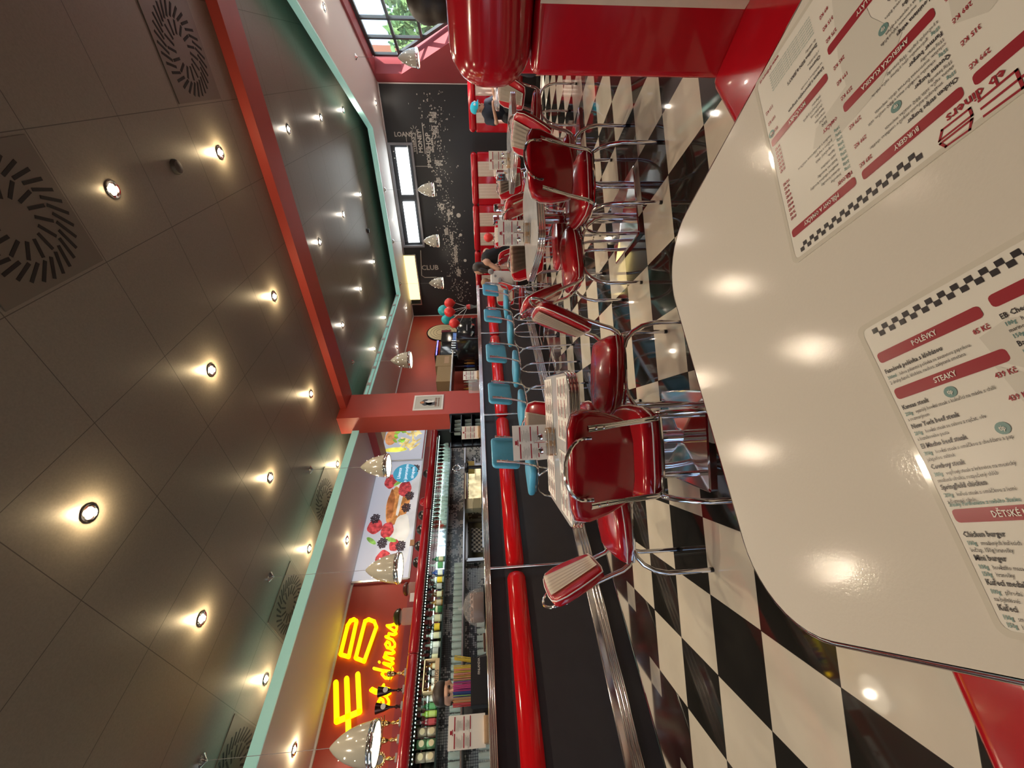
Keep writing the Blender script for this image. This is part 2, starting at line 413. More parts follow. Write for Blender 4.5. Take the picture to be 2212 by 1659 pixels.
# window in the right wall
w = MB(); D0, D1 = .26, .31
def bar_sz(mm, a, b, wd, d0=D0, d1=D1):
    a, b = Vector(a), Vector(b); t = (b-a).normalized()*0.0; n = Vector((-(b-a).y, (b-a).x)).normalized()*wd/2
    P = [a-n, b-n, b+n, a+n]; mm.xprism([(p.x, p.y) for p in P], lambda u, v, d: WR(u, v, d), d0, d1)
out = [(.46, 3.11), (.46, 2.62), (1.98, 1.02), (4.55, 1.02), (4.55, 3.11), (.46, 3.11)]
for i in range(5): bar_sz(w, out[i], out[i+1], .07)
for s in (1.0, 1.53, 2.06, 2.59, 3.1, 3.6, 4.1):
    zb = max(1.02, 2.62-(s-.46)*1.053); bar_sz(w, (s, zb), (s, 3.1), .05)
for z in (2.59, 2.07, 1.55):
    s0 = .46+(2.62-z)/1.053; bar_sz(w, (max(.46, s0), z), (4.55, z), .05)
wf = struct('window_1', w, winf, smooth=False)
m = MB(); m.xprism([(.46, 3.11), (.46, 2.62), (1.98, 1.02), (4.55, 1.02), (4.55, 3.11)], lambda u, v, d: WR(u, v, d), .283, .288)
g = obj('pane', m, pane, wf, smooth=False)
# outside: a tree crown, an orange building
def crown(name, label, base, R, n, group=None):
    t = thing(name, label, 'tree', base, 0, group)
    k = MB(); k.tube([(0, 0, 0), (.05, 0, 1.2), (0, .1, 2.4)], [.14, .11, .07]); obj('trunk', k, wood, t)
    k = MB()
    for i in range(n):
        a, b_, r = random.uniform(0, 2*PI), random.uniform(-.9, 1), random.uniform(.35, 1)
        c = Vector((math.cos(a)*r*R, math.sin(a)*r*R, 3.0+b_*R*.9)); s = random.uniform(.10, .22)
        e1 = Vector((random.gauss(0, 1), random.gauss(0, 1), random.gauss(0, 1))).normalized(); e2 = e1.orthogonal().normalized()
        k.quad([c-e1*s, c-e2*s*.6, c+e1*s, c+e2*s*.6])
    obj('crown', k, foliage, t, smooth=False)
crown('tree', 'leafy green tree outside, centred in the lower panes of the gridded window', (1.25, 17.5, -.4), 1.15, 1100, 'trees outside the window')
crown('tree', 'leafy green tree outside, at the right edge of the gridded window', (4.7, 19.0, -.4), 1.6, 1100, 'trees outside the window')
b = thing('facade', 'orange building across the street seen through the lowest left window pane', 'building', (-2.0, 23, 0))
m = MB(); m.box((-.6, 0, 4.2), (6.4, 4, 8.4)); obj('wall', m, brickm, b, smooth=False)
for i in range(4):
    k = MB(); k.box((-3+i*1.5, -2.02, 4.6), (.8, .06, 1.2)); obj('window', k, winf, b, smooth=False)
m = MB(); m.prism([(-5, 12.6), (30, 12.6), (30, 40), (-5, 40)], -.6, -.5); struct('ground', m, mat('pavement', (.45, .44, .42), .9), smooth=False)

# backlit panels high on the far wall
def frame_box(name, x0, x1, z0, z1, y, wd, dp, m_, parent=None):
    k = MB()
    for c, d in (((x0+x1)/2, z0), ((x0+x1)/2, z1)): k.box((c, y, d), (x1-x0+wd, dp, wd))
    for x in (x0, x1): k.box((x, y, (z0+z1)/2), (wd, dp, z1-z0-wd))
    return obj(name, k, m_, parent, smooth=False)
p = thing('backlit_panel', 'long twin backlit white panel glowing high on the black mural wall', 'light panel', (-2.63, 11.03, 2.85))
frame_box('frame', -1.19, 1.19, -.25, .27, -.02, .05, .06, greyp, p)
for x in (-.585, .60):
    k = MB(); k.box((x, -.005, -.005), (1.02, .02, .285)); obj('light_panel', k, ligh, p, smooth=False)
p = thing('light_panel_sign', 'yellow backlit panel high in the corner of the black mural wall', 'light panel', (-4.95, 11.03, 3.03))
k = MB(); k.box((.22, -.01, .0), (1.3, .03, .30)); obj('light_panel', k, lighy, p, smooth=False)
frame_box('frame', -.57, .9, -.17, .16, -.03, .03, .06, steel, p)

# ------------------------------------------------------------------ city night mural
mu = thing('city_mural', 'black mural of a night-time city street with white shop signs covering the far wall', 'mural', (0, 11.045, 0))
MF = lambda x0, z0, s=1: (lambda x, y, d: Vector((x0+x*s, -.004-d, z0+y*s)))
k = MB(); random.seed(3)
def mrect(x, z, w_, h_): k.quad([(x, -.004, z), (x+w_, -.004, z), (x+w_, -.004, z+h_), (x, -.004, z+h_)])
for i in range(620):   # lit shopfronts and windows in a ragged band
    x = random.uniform(-5.5, -.85) if i > 40 else random.uniform(-.9, -.45); mid = 2.0-.22*max(0, (-x-2.2))/2.2; env = .10+.07*abs(math.sin(x*2.3))
    z = mid+random.gauss(0, 1)*env
    mrect(x, z, random.uniform(.006, .035), random.uniform(.004, .028))
for x, z, w_, h_ in ((-1.02, 1.98, .20, .17), (-1.30, 1.95, .22, .16), (-1.62, 2.10, .30, .05), (-2.36, 1.99, .20, .12), (-3.55, 1.92, .20, .10), (-3.82, 1.80, .36, .09), (-4.3, 1.72, .46, .09), (-4.7, 1.66, .2, .12), (-2.9, 1.98, .14, .16), (-1.9, 1.92, .12, .2), (-3.2, 1.84, .3, .06)):
    nu, nv = max(2, int(w_/.035)), max(2, int(h_/.03))
    for i in range(nu):
        for j in range(nv):
            if random.random() < .86: mrect(x+w_*i/nu, z+h_*j/nv, w_/nu*random.uniform(.75, 1.02), h_/nv*random.uniform(.6, 1.02))
for z0, z1, x in ((2.62, 2.24, -1.92), (2.64, 2.50, -1.25)): mrect(x, z1, .012, z0-z1)
mrect(-1.65, 2.70, .4, .012); mrect(-1.65, 2.30, .62, .018); mrect(-1.65, 2.49, .42, .014)
for i in range(8):
    a = i*PI/4+.2; c = Vector((-1.18, -.004, 2.50)); d = Vector((math.cos(a), 0, math.sin(a))); n = Vector((-d.z, 0, d.x))*.005
    k.quad([c+d*.04-n, c+d*.10-n, c+d*.10+n, c+d*.04+n])
for x in [-1.75+.14*j for j in range(12)]: mrect(x, 3.02, .018, .03) if x < -1.45 else None
cp_ = obj('city_print', k, inkgry, mu, smooth=False); cp_['kind'] = 'stuff'
for s, x, z, sz, rz in (('SMOKES', -1.95, 2.20, .115, 0), ('MONEY', -1.63, 2.36, .13, 0), ('WEEKS', -1.62, 2.52, .10, 0), ('SHOP', -1.60, 2.16, .15, 0)):
    obj('lettering', text_mb(s, sz, MF(x, z), bold=.004), inkgry, mu, smooth=False)
for w_, x_, z_, sz in (('LOANS', -1.30, 2.97, .13), ('CLUB', -4.50, 2.74, .19)):
    obj('lettering', text_mb(w_, sz, lambda x, y, d, x_=x_, z_=z_: Vector((x_+y, -.004, z_-x)), bold=.003), inkgry, mu, smooth=False)
k = MB()
for i in range(2):
    pass
k.tube([(-4.72, -.01, 2.35), (-4.72, -.01, 2.68), (-4.66, -.01, 2.76), (-3.95, -.01, 2.70)], .012, 6); obj('sign_outline', k, inkgry, mu)
for x, z, r in ((-3.05, 1.62, .055), (-3.55, 1.60, .04), (-4.25, 1.52, .04), (-4.9, 1.5, .03), (-3.0, 1.80, .04), (-2.85, 1.74, .035)):
    k = MB(); k.lathe([(r, 0), (r, .002)], (x, -.006, z), 20, Matrix.Rotation(PI/2, 4, 'X')); obj('street_light', k, inkgry, mu, smooth=False)

# ------------------------------------------------------------------ ceiling lamps
WARM = (1, .85, .66); NEUT = (1, .90, .77)
def make_down(name, lit=True):
    t = thing(name, 'x', 'light', group='round downlights')
    k = MB(); k.lathe([(.030, .004), (.046, .001), (.052, -.004), (.050, -.010), (.040, -.011), (.033, -.006), (.030, .002)], n=24, cap=False)
    obj('ring', k, chrome, t)
    k = MB(); k.lathe([(.001, -.010), (.016, -.009), (.026, -.004), (.031, .0)], n=20); obj('bulb', k, lamp_em, t)
    return t
d0 = make_down('downlight'); used = [0]
def down(x, y, z, e, col, label, real=True):
    if used[0] == 0: t = d0; t.location = (x, y, z-.001); t['label'] = label; used[0] = 1
    else: t = dup(d0, (x, y, z-.001), 0, label)
    if z > 3.3: t['group'] = 'round downlights in the dark ceiling'
    else: t['group'] = 'round downlights in the pale soffit'
    if real:
        l = bpy.data.lights.new('lamp', 'SPOT'); l.energy = e*1.25; l.color = col; l.shadow_soft_size = .03; l.spot_size = rad(148); l.spot_blend = .6
        o = bpy.data.objects.new('lamp', l); COL.objects.link(o); o.location = (x, y, z-.02)
        pt_light('lamp_glow', (x, y, z-.045), e*(.18 if y < 5 else .06), (1, .74, .42) if y < 5 else col, .02)  # extra point light added for the warm halo on the ceiling
    return t
E1 = 26; rows = {1.57: 'first row of the ceiling', 2.97: 'second row of the ceiling', 4.37: 'row just before the red beam'}
cols = {-.645: 'nearest the window side', -2.055: 'second from the window side', -3.465: 'third from the window side', -4.87: 'nearest the bar soffit'}
for y, rn in rows.items():
    for x, cn in cols.items():
        if (x, y) == (-.645, 1.57): continue
        down(x, y, CEIL, E1 if (x, y) != (-.645, 2.97) else 3, WARM, 'small warm downlight, %s, %s' % (rn, cn))
for x in (-.645, -2.055, -3.465):  # lamp row out of view, added for more light
    down(x, .17, CEIL, 17 if x > -1 else E1, WARM, 'added warm downlight overhead, out of view, %s' % {-.645: 'window side', -2.055: 'middle', -3.465: 'bar side'}[x])
rows2 = {6.12: 'first row beyond the red beam', 7.52: 'second row beyond the red beam', 8.90: 'third row beyond the red beam', 10.25: 'last row before the mural'}
for y, rn in rows2.items():
    for x, cn in ((-.645, 'window side'), (-2.045, 'middle'), (-3.42, 'bar side'), (-4.80, 'next to the bar soffit')):
        if y > 10: continue
        if x < -4.7 and y < 7: continue
        down(x, y, CEIL, 21, NEUT, 'small bright downlight, %s, %s' % (rn, cn))
for x, y, cn in ((-5.36, 1.10, 'over the near end of the bar shelf'), (-5.32, 3.34, 'above the food pictures'), (-5.3, 8.37, 'above the round wall sign'), (-5.22, 10.2, 'in the far corner by the mural'), (-2.98, 10.46, 'above the twin backlit panel'), (-.64, 10.5, 'in the mural corner next to the window wall'), (.62, 7.9, 'on the window side')):
    down(x, y, SOF, 10, NEUT, 'downlight in the pale soffit, '+cn)
# smoke detector
t = thing('smoke_detector', 'small dark round detector on the ceiling panels near the red beam', 'detector', (-.64, 3.67, CEIL))
k = MB(); k.lathe([(.055, 0), (.055, -.012), (.045, -.028), (.02, -.032)], n=20); obj('body', k, mat('brown_plastic', (.06, .05, .04), .5), t)
t = thing('smoke_detector', 'small black detector on the far ceiling beyond the red beam', 'detector', (-2.75, 8.9, CEIL))
k = MB(); k.lathe([(.05, 0), (.05, -.012), (.04, -.03), (.02, -.034)], n=20); obj('body', k, blackg, t)
# slotted round air diffusers
slot = mat('slot_dark', (.012, .010, .008), .7); vp = mat('vent_plate', (.16, .14, .115), .38, .45)
def make_vent():
    t = thing('ceiling_vent', 'x', 'vent', group='slotted ceiling vents')
    k = MB(); k.box((0, 0, -.004), (.66, .66, .006)); obj('plate', k, vp, t, smooth=False)
    k = MB()
    for i in range(30):
        a = 2*PI*i/30
        for r0, r1, sk in ((.10, .19, .55), (.205, .30, .75)):
            p0 = Vector((r0*math.cos(a), r0*math.sin(a), 0)); p1 = Vector((r1*math.cos(a+sk*.35), r1*math.sin(a+sk*.35), 0)); n = Vector((-(p1-p0).y, (p1-p0).x, 0)).normalized()*.009
            if (i % 2 == 0) or r0 > .15: k.rings([[p0-n+Vector((0, 0, z)), p1-n+Vector((0, 0, z)), p1+n+Vector((0, 0, z)), p0+n+Vector((0, 0, z))] for z in (-.009, -.006)])
    obj('slots', k, slot, t, smooth=False); return t
v0 = make_vent()
for i, (x, y, l) in enumerate(((.065, 4.38, 'square panel with swirled slots next to the red beam, window side'), (-.635, 2.28, 'largest slotted vent panel at the left edge of the photo, overhead'), (-4.835, 3.68, 'slotted vent panel above the bar soffit, nearest the column'), (-4.835, 2.28, 'slotted vent panel above the bar soffit, second from the column'), (-4.835, .88, 'slotted vent panel above the bar soffit, nearest the camera'))):
    if i == 0: v0.location = (x, y, CEIL); v0['label'] = l
    else: dup(v0, (x, y, CEIL), .4*i, l)
for v in [o for o in COL.objects if o.name.startswith('ceiling_vent')]: v.rotation_euler = (0, 0, 0)

# ------------------------------------------------------------------ pendant lamps
def make_pendant():
    t = thing('pendant_lamp', 'x', 'lamp', group='bullet pendant lamps')
    k = MB(); k.lathe([(.006, .36), (.012, .355), (.035, .325), (.062, .28), (.088, .22), (.108, .15), (.120, .08), (.125, .03), (.124, .0), (.119, .0), (.120, .03), (.115, .08), (.102, .15), (.08, .22), (.05, .28), (.01, .335)], n=36, cap=False)
    sh = obj('lamp_shade', k, shadem, t)
    k = MB()
    for r, z, n_, o_, q in ((.1135, .125, 7, 0, .0022), (.092, .21, 5, .4, .0045), (.066, .282, 3, .2, .0022)):
        for i in range(n_): a = 2*PI*i/n_+o_; k.sph((r*math.cos(a), r*math.sin(a), z), q, 8, 5)
    obj('light_holes', k, bulb, sh)
    k = MB(); k.lathe([(.126, .045), (.130, .040), (.128, .034), (.133, .026), (.133, .012), (.129, .004), (.131, -.002), (.126, -.004), (.122, .0), (.124, .04)], n=36, cap=False); obj('rim', k, chrome, t)
    k = MB(); k.lathe([(.117, .018), (.117, .022), (.002, .022)], n=36, cap=True); obj('diffuser', k, diffm, t)
    return t
p0 = make_pendant()
for ch in list(p0.children_recursive):
    for v in ch.data.vertices: v.co.x *= 1.2; v.co.y *= 1.2
pend = [(-4.26, .86, 2.12, 3.45, 'cream bullet pendant lamp nearest the camera, at the bottom edge of the photo'), (-4.2, 2.27, 2.11, 3.45, 'cream bullet pendant lamp in front of the left end of the pancake picture'),
        (-4.16, 3.66, 2.44, 3.45, 'cream bullet pendant lamp with glowing inside near the blue circle of the food picture'), (-4.14, 6.08, 2.42, 3.45, 'cream bullet pendant lamp against the red wall beyond the column'),
        (.1, 9.3, 2.07, SOF, 'cream bullet pendant lamp in front of the window'), (-2.18, 9.9, 2.08, SOF, 'cream bullet pendant lamp under the gap of the twin backlit panel'),
        (-3.3, 9.85, 2.08, SOF, 'cream bullet pendant lamp at the left end of the twin backlit panel'), (-4.4, 9.92, 2.08, SOF, 'cream bullet pendant lamp beside the CLUB lettering of the mural')]
for i, (x, y, z, zc, l) in enumerate(pend):
    if i == 0: t = p0; t.location = (x, y, z); t['label'] = l
    else: t = dup(p0, (x, y, z), .3*i, l)
for i, (x, y, z, zc, l) in enumerate(pend):
    t = [o for o in COL.objects if o.get('label') == l][0]
    k = MB(); k.cyl((0, 0, .35), (0, 0, zc-z-.02), .0022, n=6); obj('cord', k, greyp, t)
    k = MB(); k.lathe([(.05, zc-z), (.05, zc-z-.015), (.02, zc-z-.035), (.006, zc-z-.05)], n=20); obj('canopy', k, chrome, t)
    pt_light('lamp', (x, y, z-.03), 2.5, WARM, .03)
# ================================================================== bar counter
bar = thing('bar_counter', 'long black bar front with a padded red rail and chrome foot band', 'bar', (0, 0, 0))
XF = -3.47
k = MB(); k.box((-3.72, 2.17, .60), (.50, 10.64, 1.16)); obj('front_panel', k, black, bar, smooth=False)
k = MB(); k.box((XF+.006, 2.17, .055), (.012, 10.66, .11)); obj('kick_plate', k, chrome, bar, smooth=False)
k = MB(); k.cyl((XF+.012, -3.1, .112), (XF+.012, 7.5, .112), .006, n=8); obj('kick_trim', k, chrome, bar)
k = MB()
prof = [(XF, .245)]+ribs(XF+.045, XF+.06, .245, .325, 3)+[(XF+.045, .36)]+ribs(XF+.045, XF+.052, .36, .374, 1)+[(XF, .374)]
k.rings([[Vector((a, y, z)) for a, z in prof] for y in (-3.1, 7.5)]); obj('foot_band', k, chrome, bar, ang=.9)
posts = [-2.14, -.18, 1.78, 3.74, 5.70, 7.38]
for i in range(6):
    y0, y1 = (posts[i-1] if i else -3.1)+.02, posts[i]-.02
    rs = []
    for y, sc_ in ((y0, .55), (y0+.015, .85), (y0+.05, 1), (y1-.05, 1), (y1-.015, .85), (y1, .55)):
        rs.append([Vector((XF+math.cos(a)*.055*sc_, y, .94+math.sin(a)*.08*sc_)) for a in [-PI/2+PI*j/12 for j in range(13)]])
    k = MB(); k.rings(rs); obj('padded_rail', k, redbar, bar)
for y in posts:
    k = MB(); k.cyl((XF+.062, y, .34), (XF+.062, y, 1.165), .011, n=10); obj('rail_post', k, chrome, bar)
ct = thing('countertop', 'long bar worktop with a ribbed chrome edge', 'countertop', (0, 0, 0))
k = MB(); k.box((-3.76, 2.17, 1.192), (.68, 10.68, .036)); obj('slab', k, blackg, ct, smooth=False)
k = MB(); prof = [(-3.42, 1.158)]+ribs(-3.405, -3.394, 1.158, 1.2115, 4)+[(-3.42, 1.2115)]
k.rings([[Vector((a, y, z)) for a, z in prof] for y in (-3.17, 7.51)])
k.rings([[Vector((-3.42-dd*.999, 7.51+(pp+3.42), z)) for pp, z in prof] for dd in (0, .68)]); obj('edge_trim', k, chrome, ct, ang=.9)
CT = 1.2105
# ------------------------------------------------------------------ back bar
bb = thing('back_counter', 'black back counter below the bar shelves', 'counter', (0, 0, 0))
k = MB(); k.box((-5.62, 1.4, .45), (.62, 8.6, .9)); obj('cabinet', k, black, bb, smooth=False)
k = MB(); k.box((-5.61, 1.4, .92), (.64, 8.64, .04)); obj('worktop', k, steel, bb, smooth=False)
tp = tag(obj('mosaic_splashback', MB().box((-5.935, 1.3, 1.38), (.02, 8.6, .84)), mosaic, smooth=False), 'grey mosaic tiling with painted-in bright reflections behind the bar shelves', 'wall tiles')
mr = tag(obj('shelf_mirror', MB().box((-5.93, 1.3, 1.92), (.012, 8.5, .22)), mat('mirror', (.85, .9, .88), .04, 1.), smooth=False), 'long mirror behind the lit bottle shelf', 'mirror')
sh = thing('back_bar_shelf', 'red bumper shelf with green-lit underside running along the bar wall', 'shelf', (0, 0, 0))
k = MB(); k.box((-5.70, 1.25, 2.10), (.46, 8.76, .10)); obj('shelf_board', k, wallred2, sh, smooth=False)
seams = [-3.1, -.1, 1.885, 3.87, 5.62]
for i in range(4):
    rs = []
    for y, s_ in ((seams[i]+.004, .8), (seams[i]+.02, 1), (seams[i+1]-.02, 1), (seams[i+1]-.004, .8)):
        rs.append([Vector((-5.475+math.cos(a)*.05*s_, y, 2.105+math.sin(a)*.062*s_)) for a in [-PI/2+PI*j/10 for j in range(11)]])
    k = MB(); k.rings(rs); obj('red_bumper', k, mat('bumper_red%d' % i, (.42, .012, .02), .2, coat=.3), sh)
k = MB(); k.box((-5.70, 1.25, 2.035), (.40, 8.7, .03)); obj('light_box', k, blackg, sh, smooth=False)
k = MB()
for i in range(190):
    y = -1.2+i*.036
    if y < 5.5: k.box((-5.50, y, 2.018), (.008, .010, .006))
lo = obj('led_dots', k, ledw, sh, smooth=False); lo['kind'] = 'stuff'
k = MB(); k.box((-5.915, 1.25, 2.24), (.03, 8.74, .18)); obj('back_board', k, wallred2, sh, smooth=False)
for i, y in enumerate((-.2, .8, 1.8, 2.8, 3.8, 4.8)):
    l = bpy.data.lights.new('shelf_light', 'AREA'); l.shape = 'RECTANGLE'; l.size = .05; l.size_y = .9; l.energy = 1.1; l.color = (.80, 1, .86)
    o = bpy.data.objects.new('shelf_light', l); COL.objects.link(o); o.location = (-5.55, y, 2.012)
k = MB(); k.box((-5.74, 1.4, 1.795), (.34, 8.2, .018)); gs = tag(obj('bottle_shelf', k, mat('shelf_dark_glass', (.03, .05, .05), .08), smooth=False), 'dark glass shelf that carries the bottles', 'shelf')
k = MB(); k.box((-5.70, 1.4, 1.535), (.36, 8.0, .018)); gs2 = tag(obj('glass_shelf', k, steel, smooth=False), 'stainless shelf holding rows of upturned glasses', 'shelf')
k = MB(); k.box((-5.68, .9, 1.225), (.40, 5.0, .018)); gs3 = tag(obj('lower_glass_shelf', k, steel, smooth=False), 'lower stainless shelf holding more glasses', 'shelf')
k = MB(); k.box((-5.70, 5.66, 1.98), (.44, .06, .34)); tag(obj('shelf_end_panel', k, black, smooth=False), 'black panel closing the far end of the bar shelf', 'panel')
# bottles
bcol = {'green': (.02, .12, .04), 'clear': (.62, .70, .66), 'brown': (.12, .05, .015), 'black': (.01, .012, .012), 'lime': (.30, .45, .05), 'cherry': (.25, .02, .03), 'blue': (.02, .05, .25), 'amber': (.35, .16, .03)}
bm_ = {c: mat('bottle_'+c, v, .06, alpha=.82 if c != 'clear' else .45) for c, v in bcol.items()}
lm = {c: mat('label_'+c, v, .5) for c, v in {'cream': (.60, .55, .36), 'white': (.75, .75, .70), 'yellow': (.75, .50, .03), 'green': (.10, .30, .12), 'grey': (.35, .35, .34), 'tan': (.42, .32, .22), 'blue': (.03, .05, .25), 'lime': (.45, .55, .15), 'red': (.45, .05, .06)}.items()}
def bottle(loc, r, h, shape, cm, lb, capm_, label, group='bottles on the lit back bar shelf'):
    t = thing('bottle', label, 'bottle', loc, 0, group)
    if shape == 'tall': pr = [(r*.9, 0), (r, .01), (r, h*.58), (r*.85, h*.66), (r*.38, h*.76), (r*.34, h*.96), (r*.40, h*.97), (r*.36, h)]
    elif shape == 'round': pr = [(r*.7, 0), (r, .02), (r*1.05, h*.25), (r, h*.45), (r*.7, h*.58), (r*.3, h*.66), (r*.28, h*.96), (r*.34, h)]
    else: pr = [(r*.95, 0), (r, .01), (r, h*.68), (r*.9, h*.74), (r*.42, h*.80), (r*.40, h)]
    k = MB(); k.lathe(pr, n=16); obj('glass_body', k, bm_[cm], t)
    k = MB(); k.lathe([(r*1.015, h*.16), (r*1.02, h*.17), (r*1.02, h*.50), (r*1.015, h*.51)], n=16, cap=False); obj('paper_label', k, lm[lb], t)
    k = MB(); k.lathe([(r*.42, h*.94), (r*.44, h*1.01), (.001, h*1.01)], n=12); obj('stopper', k, capm_, t)
    return t
specs = [0, (1.29, 'cherry', 'red', 'square'), (1.36, 'lime', 'lime', 'square'), (1.43, 'green', 'green', 'square'), (1.50, 'clear', 'white', 'square')]
adj = {'clear': 'clear', 'cherry': 'dark red', 'lime': 'yellow-green', 'green': 'green', 'brown': 'brown', 'black': 'black', 'blue': 'dark blue', 'amber': 'amber'}
for y, c, l, s in specs[1:]:
    bottle((-5.70, y, 1.805), .031, .19, s, c, l, greyp, '%s bottle with a %s label, near end of the bottle shelf' % (adj[c], l))
random.seed(11); y = 1.91
seq = [('black', 'cream', 'tall'), ('black', 'grey', 'tall'), ('clear', 'white', 'tall'), ('clear', 'cream', 'square'), ('black', 'yellow', 'tall'), ('clear', 'cream', 'tall'), ('green', 'cream', 'round'), ('amber', 'tan', 'tall'), ('brown', 'cream', 'square'), ('black', 'grey', 'square'), ('clear', 'yellow', 'square'), ('blue', 'white', 'square'), ('clear', 'green', 'tall'), ('green', 'cream', 'square')]
for i, (c, l, s) in enumerate(seq):
    bottle((-5.70+random.uniform(-.02, .03), y, 1.805), .034+random.uniform(0, .009), .20+random.uniform(-.015, .01), s, c, l, white if i % 3 == 0 else blackg,
           '%s %s bottle with %s label, number %d from the soda crate' % (adj[c], {'tall': 'slender', 'round': 'round-bellied', 'square': 'stout'}[s], l, i+1)); y += (.065, .075, .10, .11, .11, .095, .10, .11, .10, .09, .1, .1, .1, .1)[i]
    # labels stay apart by their place along the shelf
# soda crate with four bottles
cr = thing('wooden_crate', 'wooden crate lettered ARRITOS holding four soda bottles on the shelf', 'crate', (-5.66, 1.70, 1.805)); cr.scale = (1, .76, 1)
k = MB()
k.box((.06, 0, .025), (.012, .42, .05)); k.box((-.07, 0, .02), (.012, .42, .04)); k.box((0, -.21, .09), (.14, .012, .18)); k.box((0, .21, .09), (.14, .012, .18)); k.box((0, 0, .175), (.14, .43, .010)); k.box((0, 0, .004), (.14, .42, .008))
obj('crate_boards', k, wood, cr, smooth=False)
obj('crate_lettering', text_mb('ARRITOS', .058, lambda x, y, d: Vector((.0675, -.17+x, .008+y)), bold=.001), inkblk, cr, smooth=False)
for i, (c, l) in enumerate((('amber', 'white'), ('black', 'white'), ('black', 'grey'), ('amber', 'cream'))):
    bottle((-5.67, 1.585+.076*i, 1.815), .03, .155, 'tall', c, l, gold, '%s soda bottle in the wooden crate, %s' % (adj[c], ('leftmost', 'second from left', 'third from left', 'rightmost')[i]), 'soda bottles in the crate')
# stacked tins
tin_b = mat('tin_body', (.22, .24, .18), .3, .4); tin_r = mat('tin_badge', (.50, .36, .22), .4)
def tin(y, zi, c, label):
    t = thing('tin', label, 'tin', (-5.70, y, 1.805+zi*.105), 0, 'round-badged tins on the shelf')
    k = MB(); k.lathe([(.040, 0), (.043, .004), (.043, .098), (.040, .102)], n=20); obj('can_body', k, c, t)
    k = MB(); k.lathe([(.029, 0), (.029, .003)], (.042, 0, .051), 16, Matrix.Rotation(PI/2, 4, 'Y')); obj('badge', k, tin_r, t, smooth=False)
tin_g = mat('tin_green', (.09, .17, .08), .3, .3); tin_k = mat('tin_tan', (.30, .22, .16), .35, .3)
for i, (y, c, cn) in enumerate(((1.205, tin_k, 'tan'), (1.105, tin_g, 'green'), (1.0, tin_k, 'tan'))):
    for z in (0, 1): tin(y, z, c, '%s tin with a round badge, %s of the %s stack from the bottles' % (cn, 'top' if z else 'bottom', ('first', 'second', 'third')[i]))
# glasses: tumblers upside down, three rows
tm_ = mat('tumbler_glass', (.55, .68, .66), .06, alpha=.38)
def tumbler(name, r, h, n=12):
    k = MB(); k.lathe([(r, 0), (r*.97, h*.3), (r*.86, h*.97), (r*.8, h), (.001, h*.985)], n=n, cap=False); return obj(name, k, tm_)
tproto = tumbler('tumbler', .036, .12); cnt = 0
def put(proto, loc, label, cat, group, first):
    o = proto if first else proto.copy()
    if not first: COL.objects.link(o)
    o.location = loc; return tag(o, label, cat, group)
y = .50
while y < 3.05:
    for xx, row in ((-5.58, 'front'), (-5.68, 'rear')):
        put(tproto, (xx, y+(.02 if row == 'rear' else 0), 1.5455), 'upturned drinking glass in the %s row on the upper stainless shelf' % row, 'glass', 'upturned glasses, %s row on the upper shelf' % row, cnt == 0); cnt += 1
    y += .078
y = .55
while y < 2.2:
    put(tproto, (-5.56, y, 1.2355), 'upturned drinking glass on the lower stainless shelf', 'glass', 'upturned glasses on the lower shelf', False); y += .078
def wineglass():
    k = MB(); k.lathe([(.032, 0), (.032, .003), (.004, .008), (.004, .075), (.02, .09), (.034, .12), (.035, .15), (.029, .175)], n=12, cap=False); return k
k = wineglass()
for v in k.bm.verts: v.co.z = -v.co.z
wg = obj('wine_glass', k, tm_); first = True; y = 3.80
while y < 5.4:
    for xx, row in ((-5.56, 'front'), (-5.68, 'rear')):
        put(wg, (xx, y+(.03 if row == 'rear' else 0), 2.019), 'stemmed glass hanging upside down under the red shelf, %s row' % row, 'glass', 'stemmed glasses hanging in the %s row' % row, first); first = False
    y += .085
y = 3.75; sproto = tumbler('tumbler', .03, .09)
f_ = True
while y < 5.3:
    put(sproto, (-5.64, y, 1.8045), 'small tumbler on the bottle shelf below the hanging glasses', 'glass', 'small tumblers under the hanging glasses', f_); f_ = False; y += .07
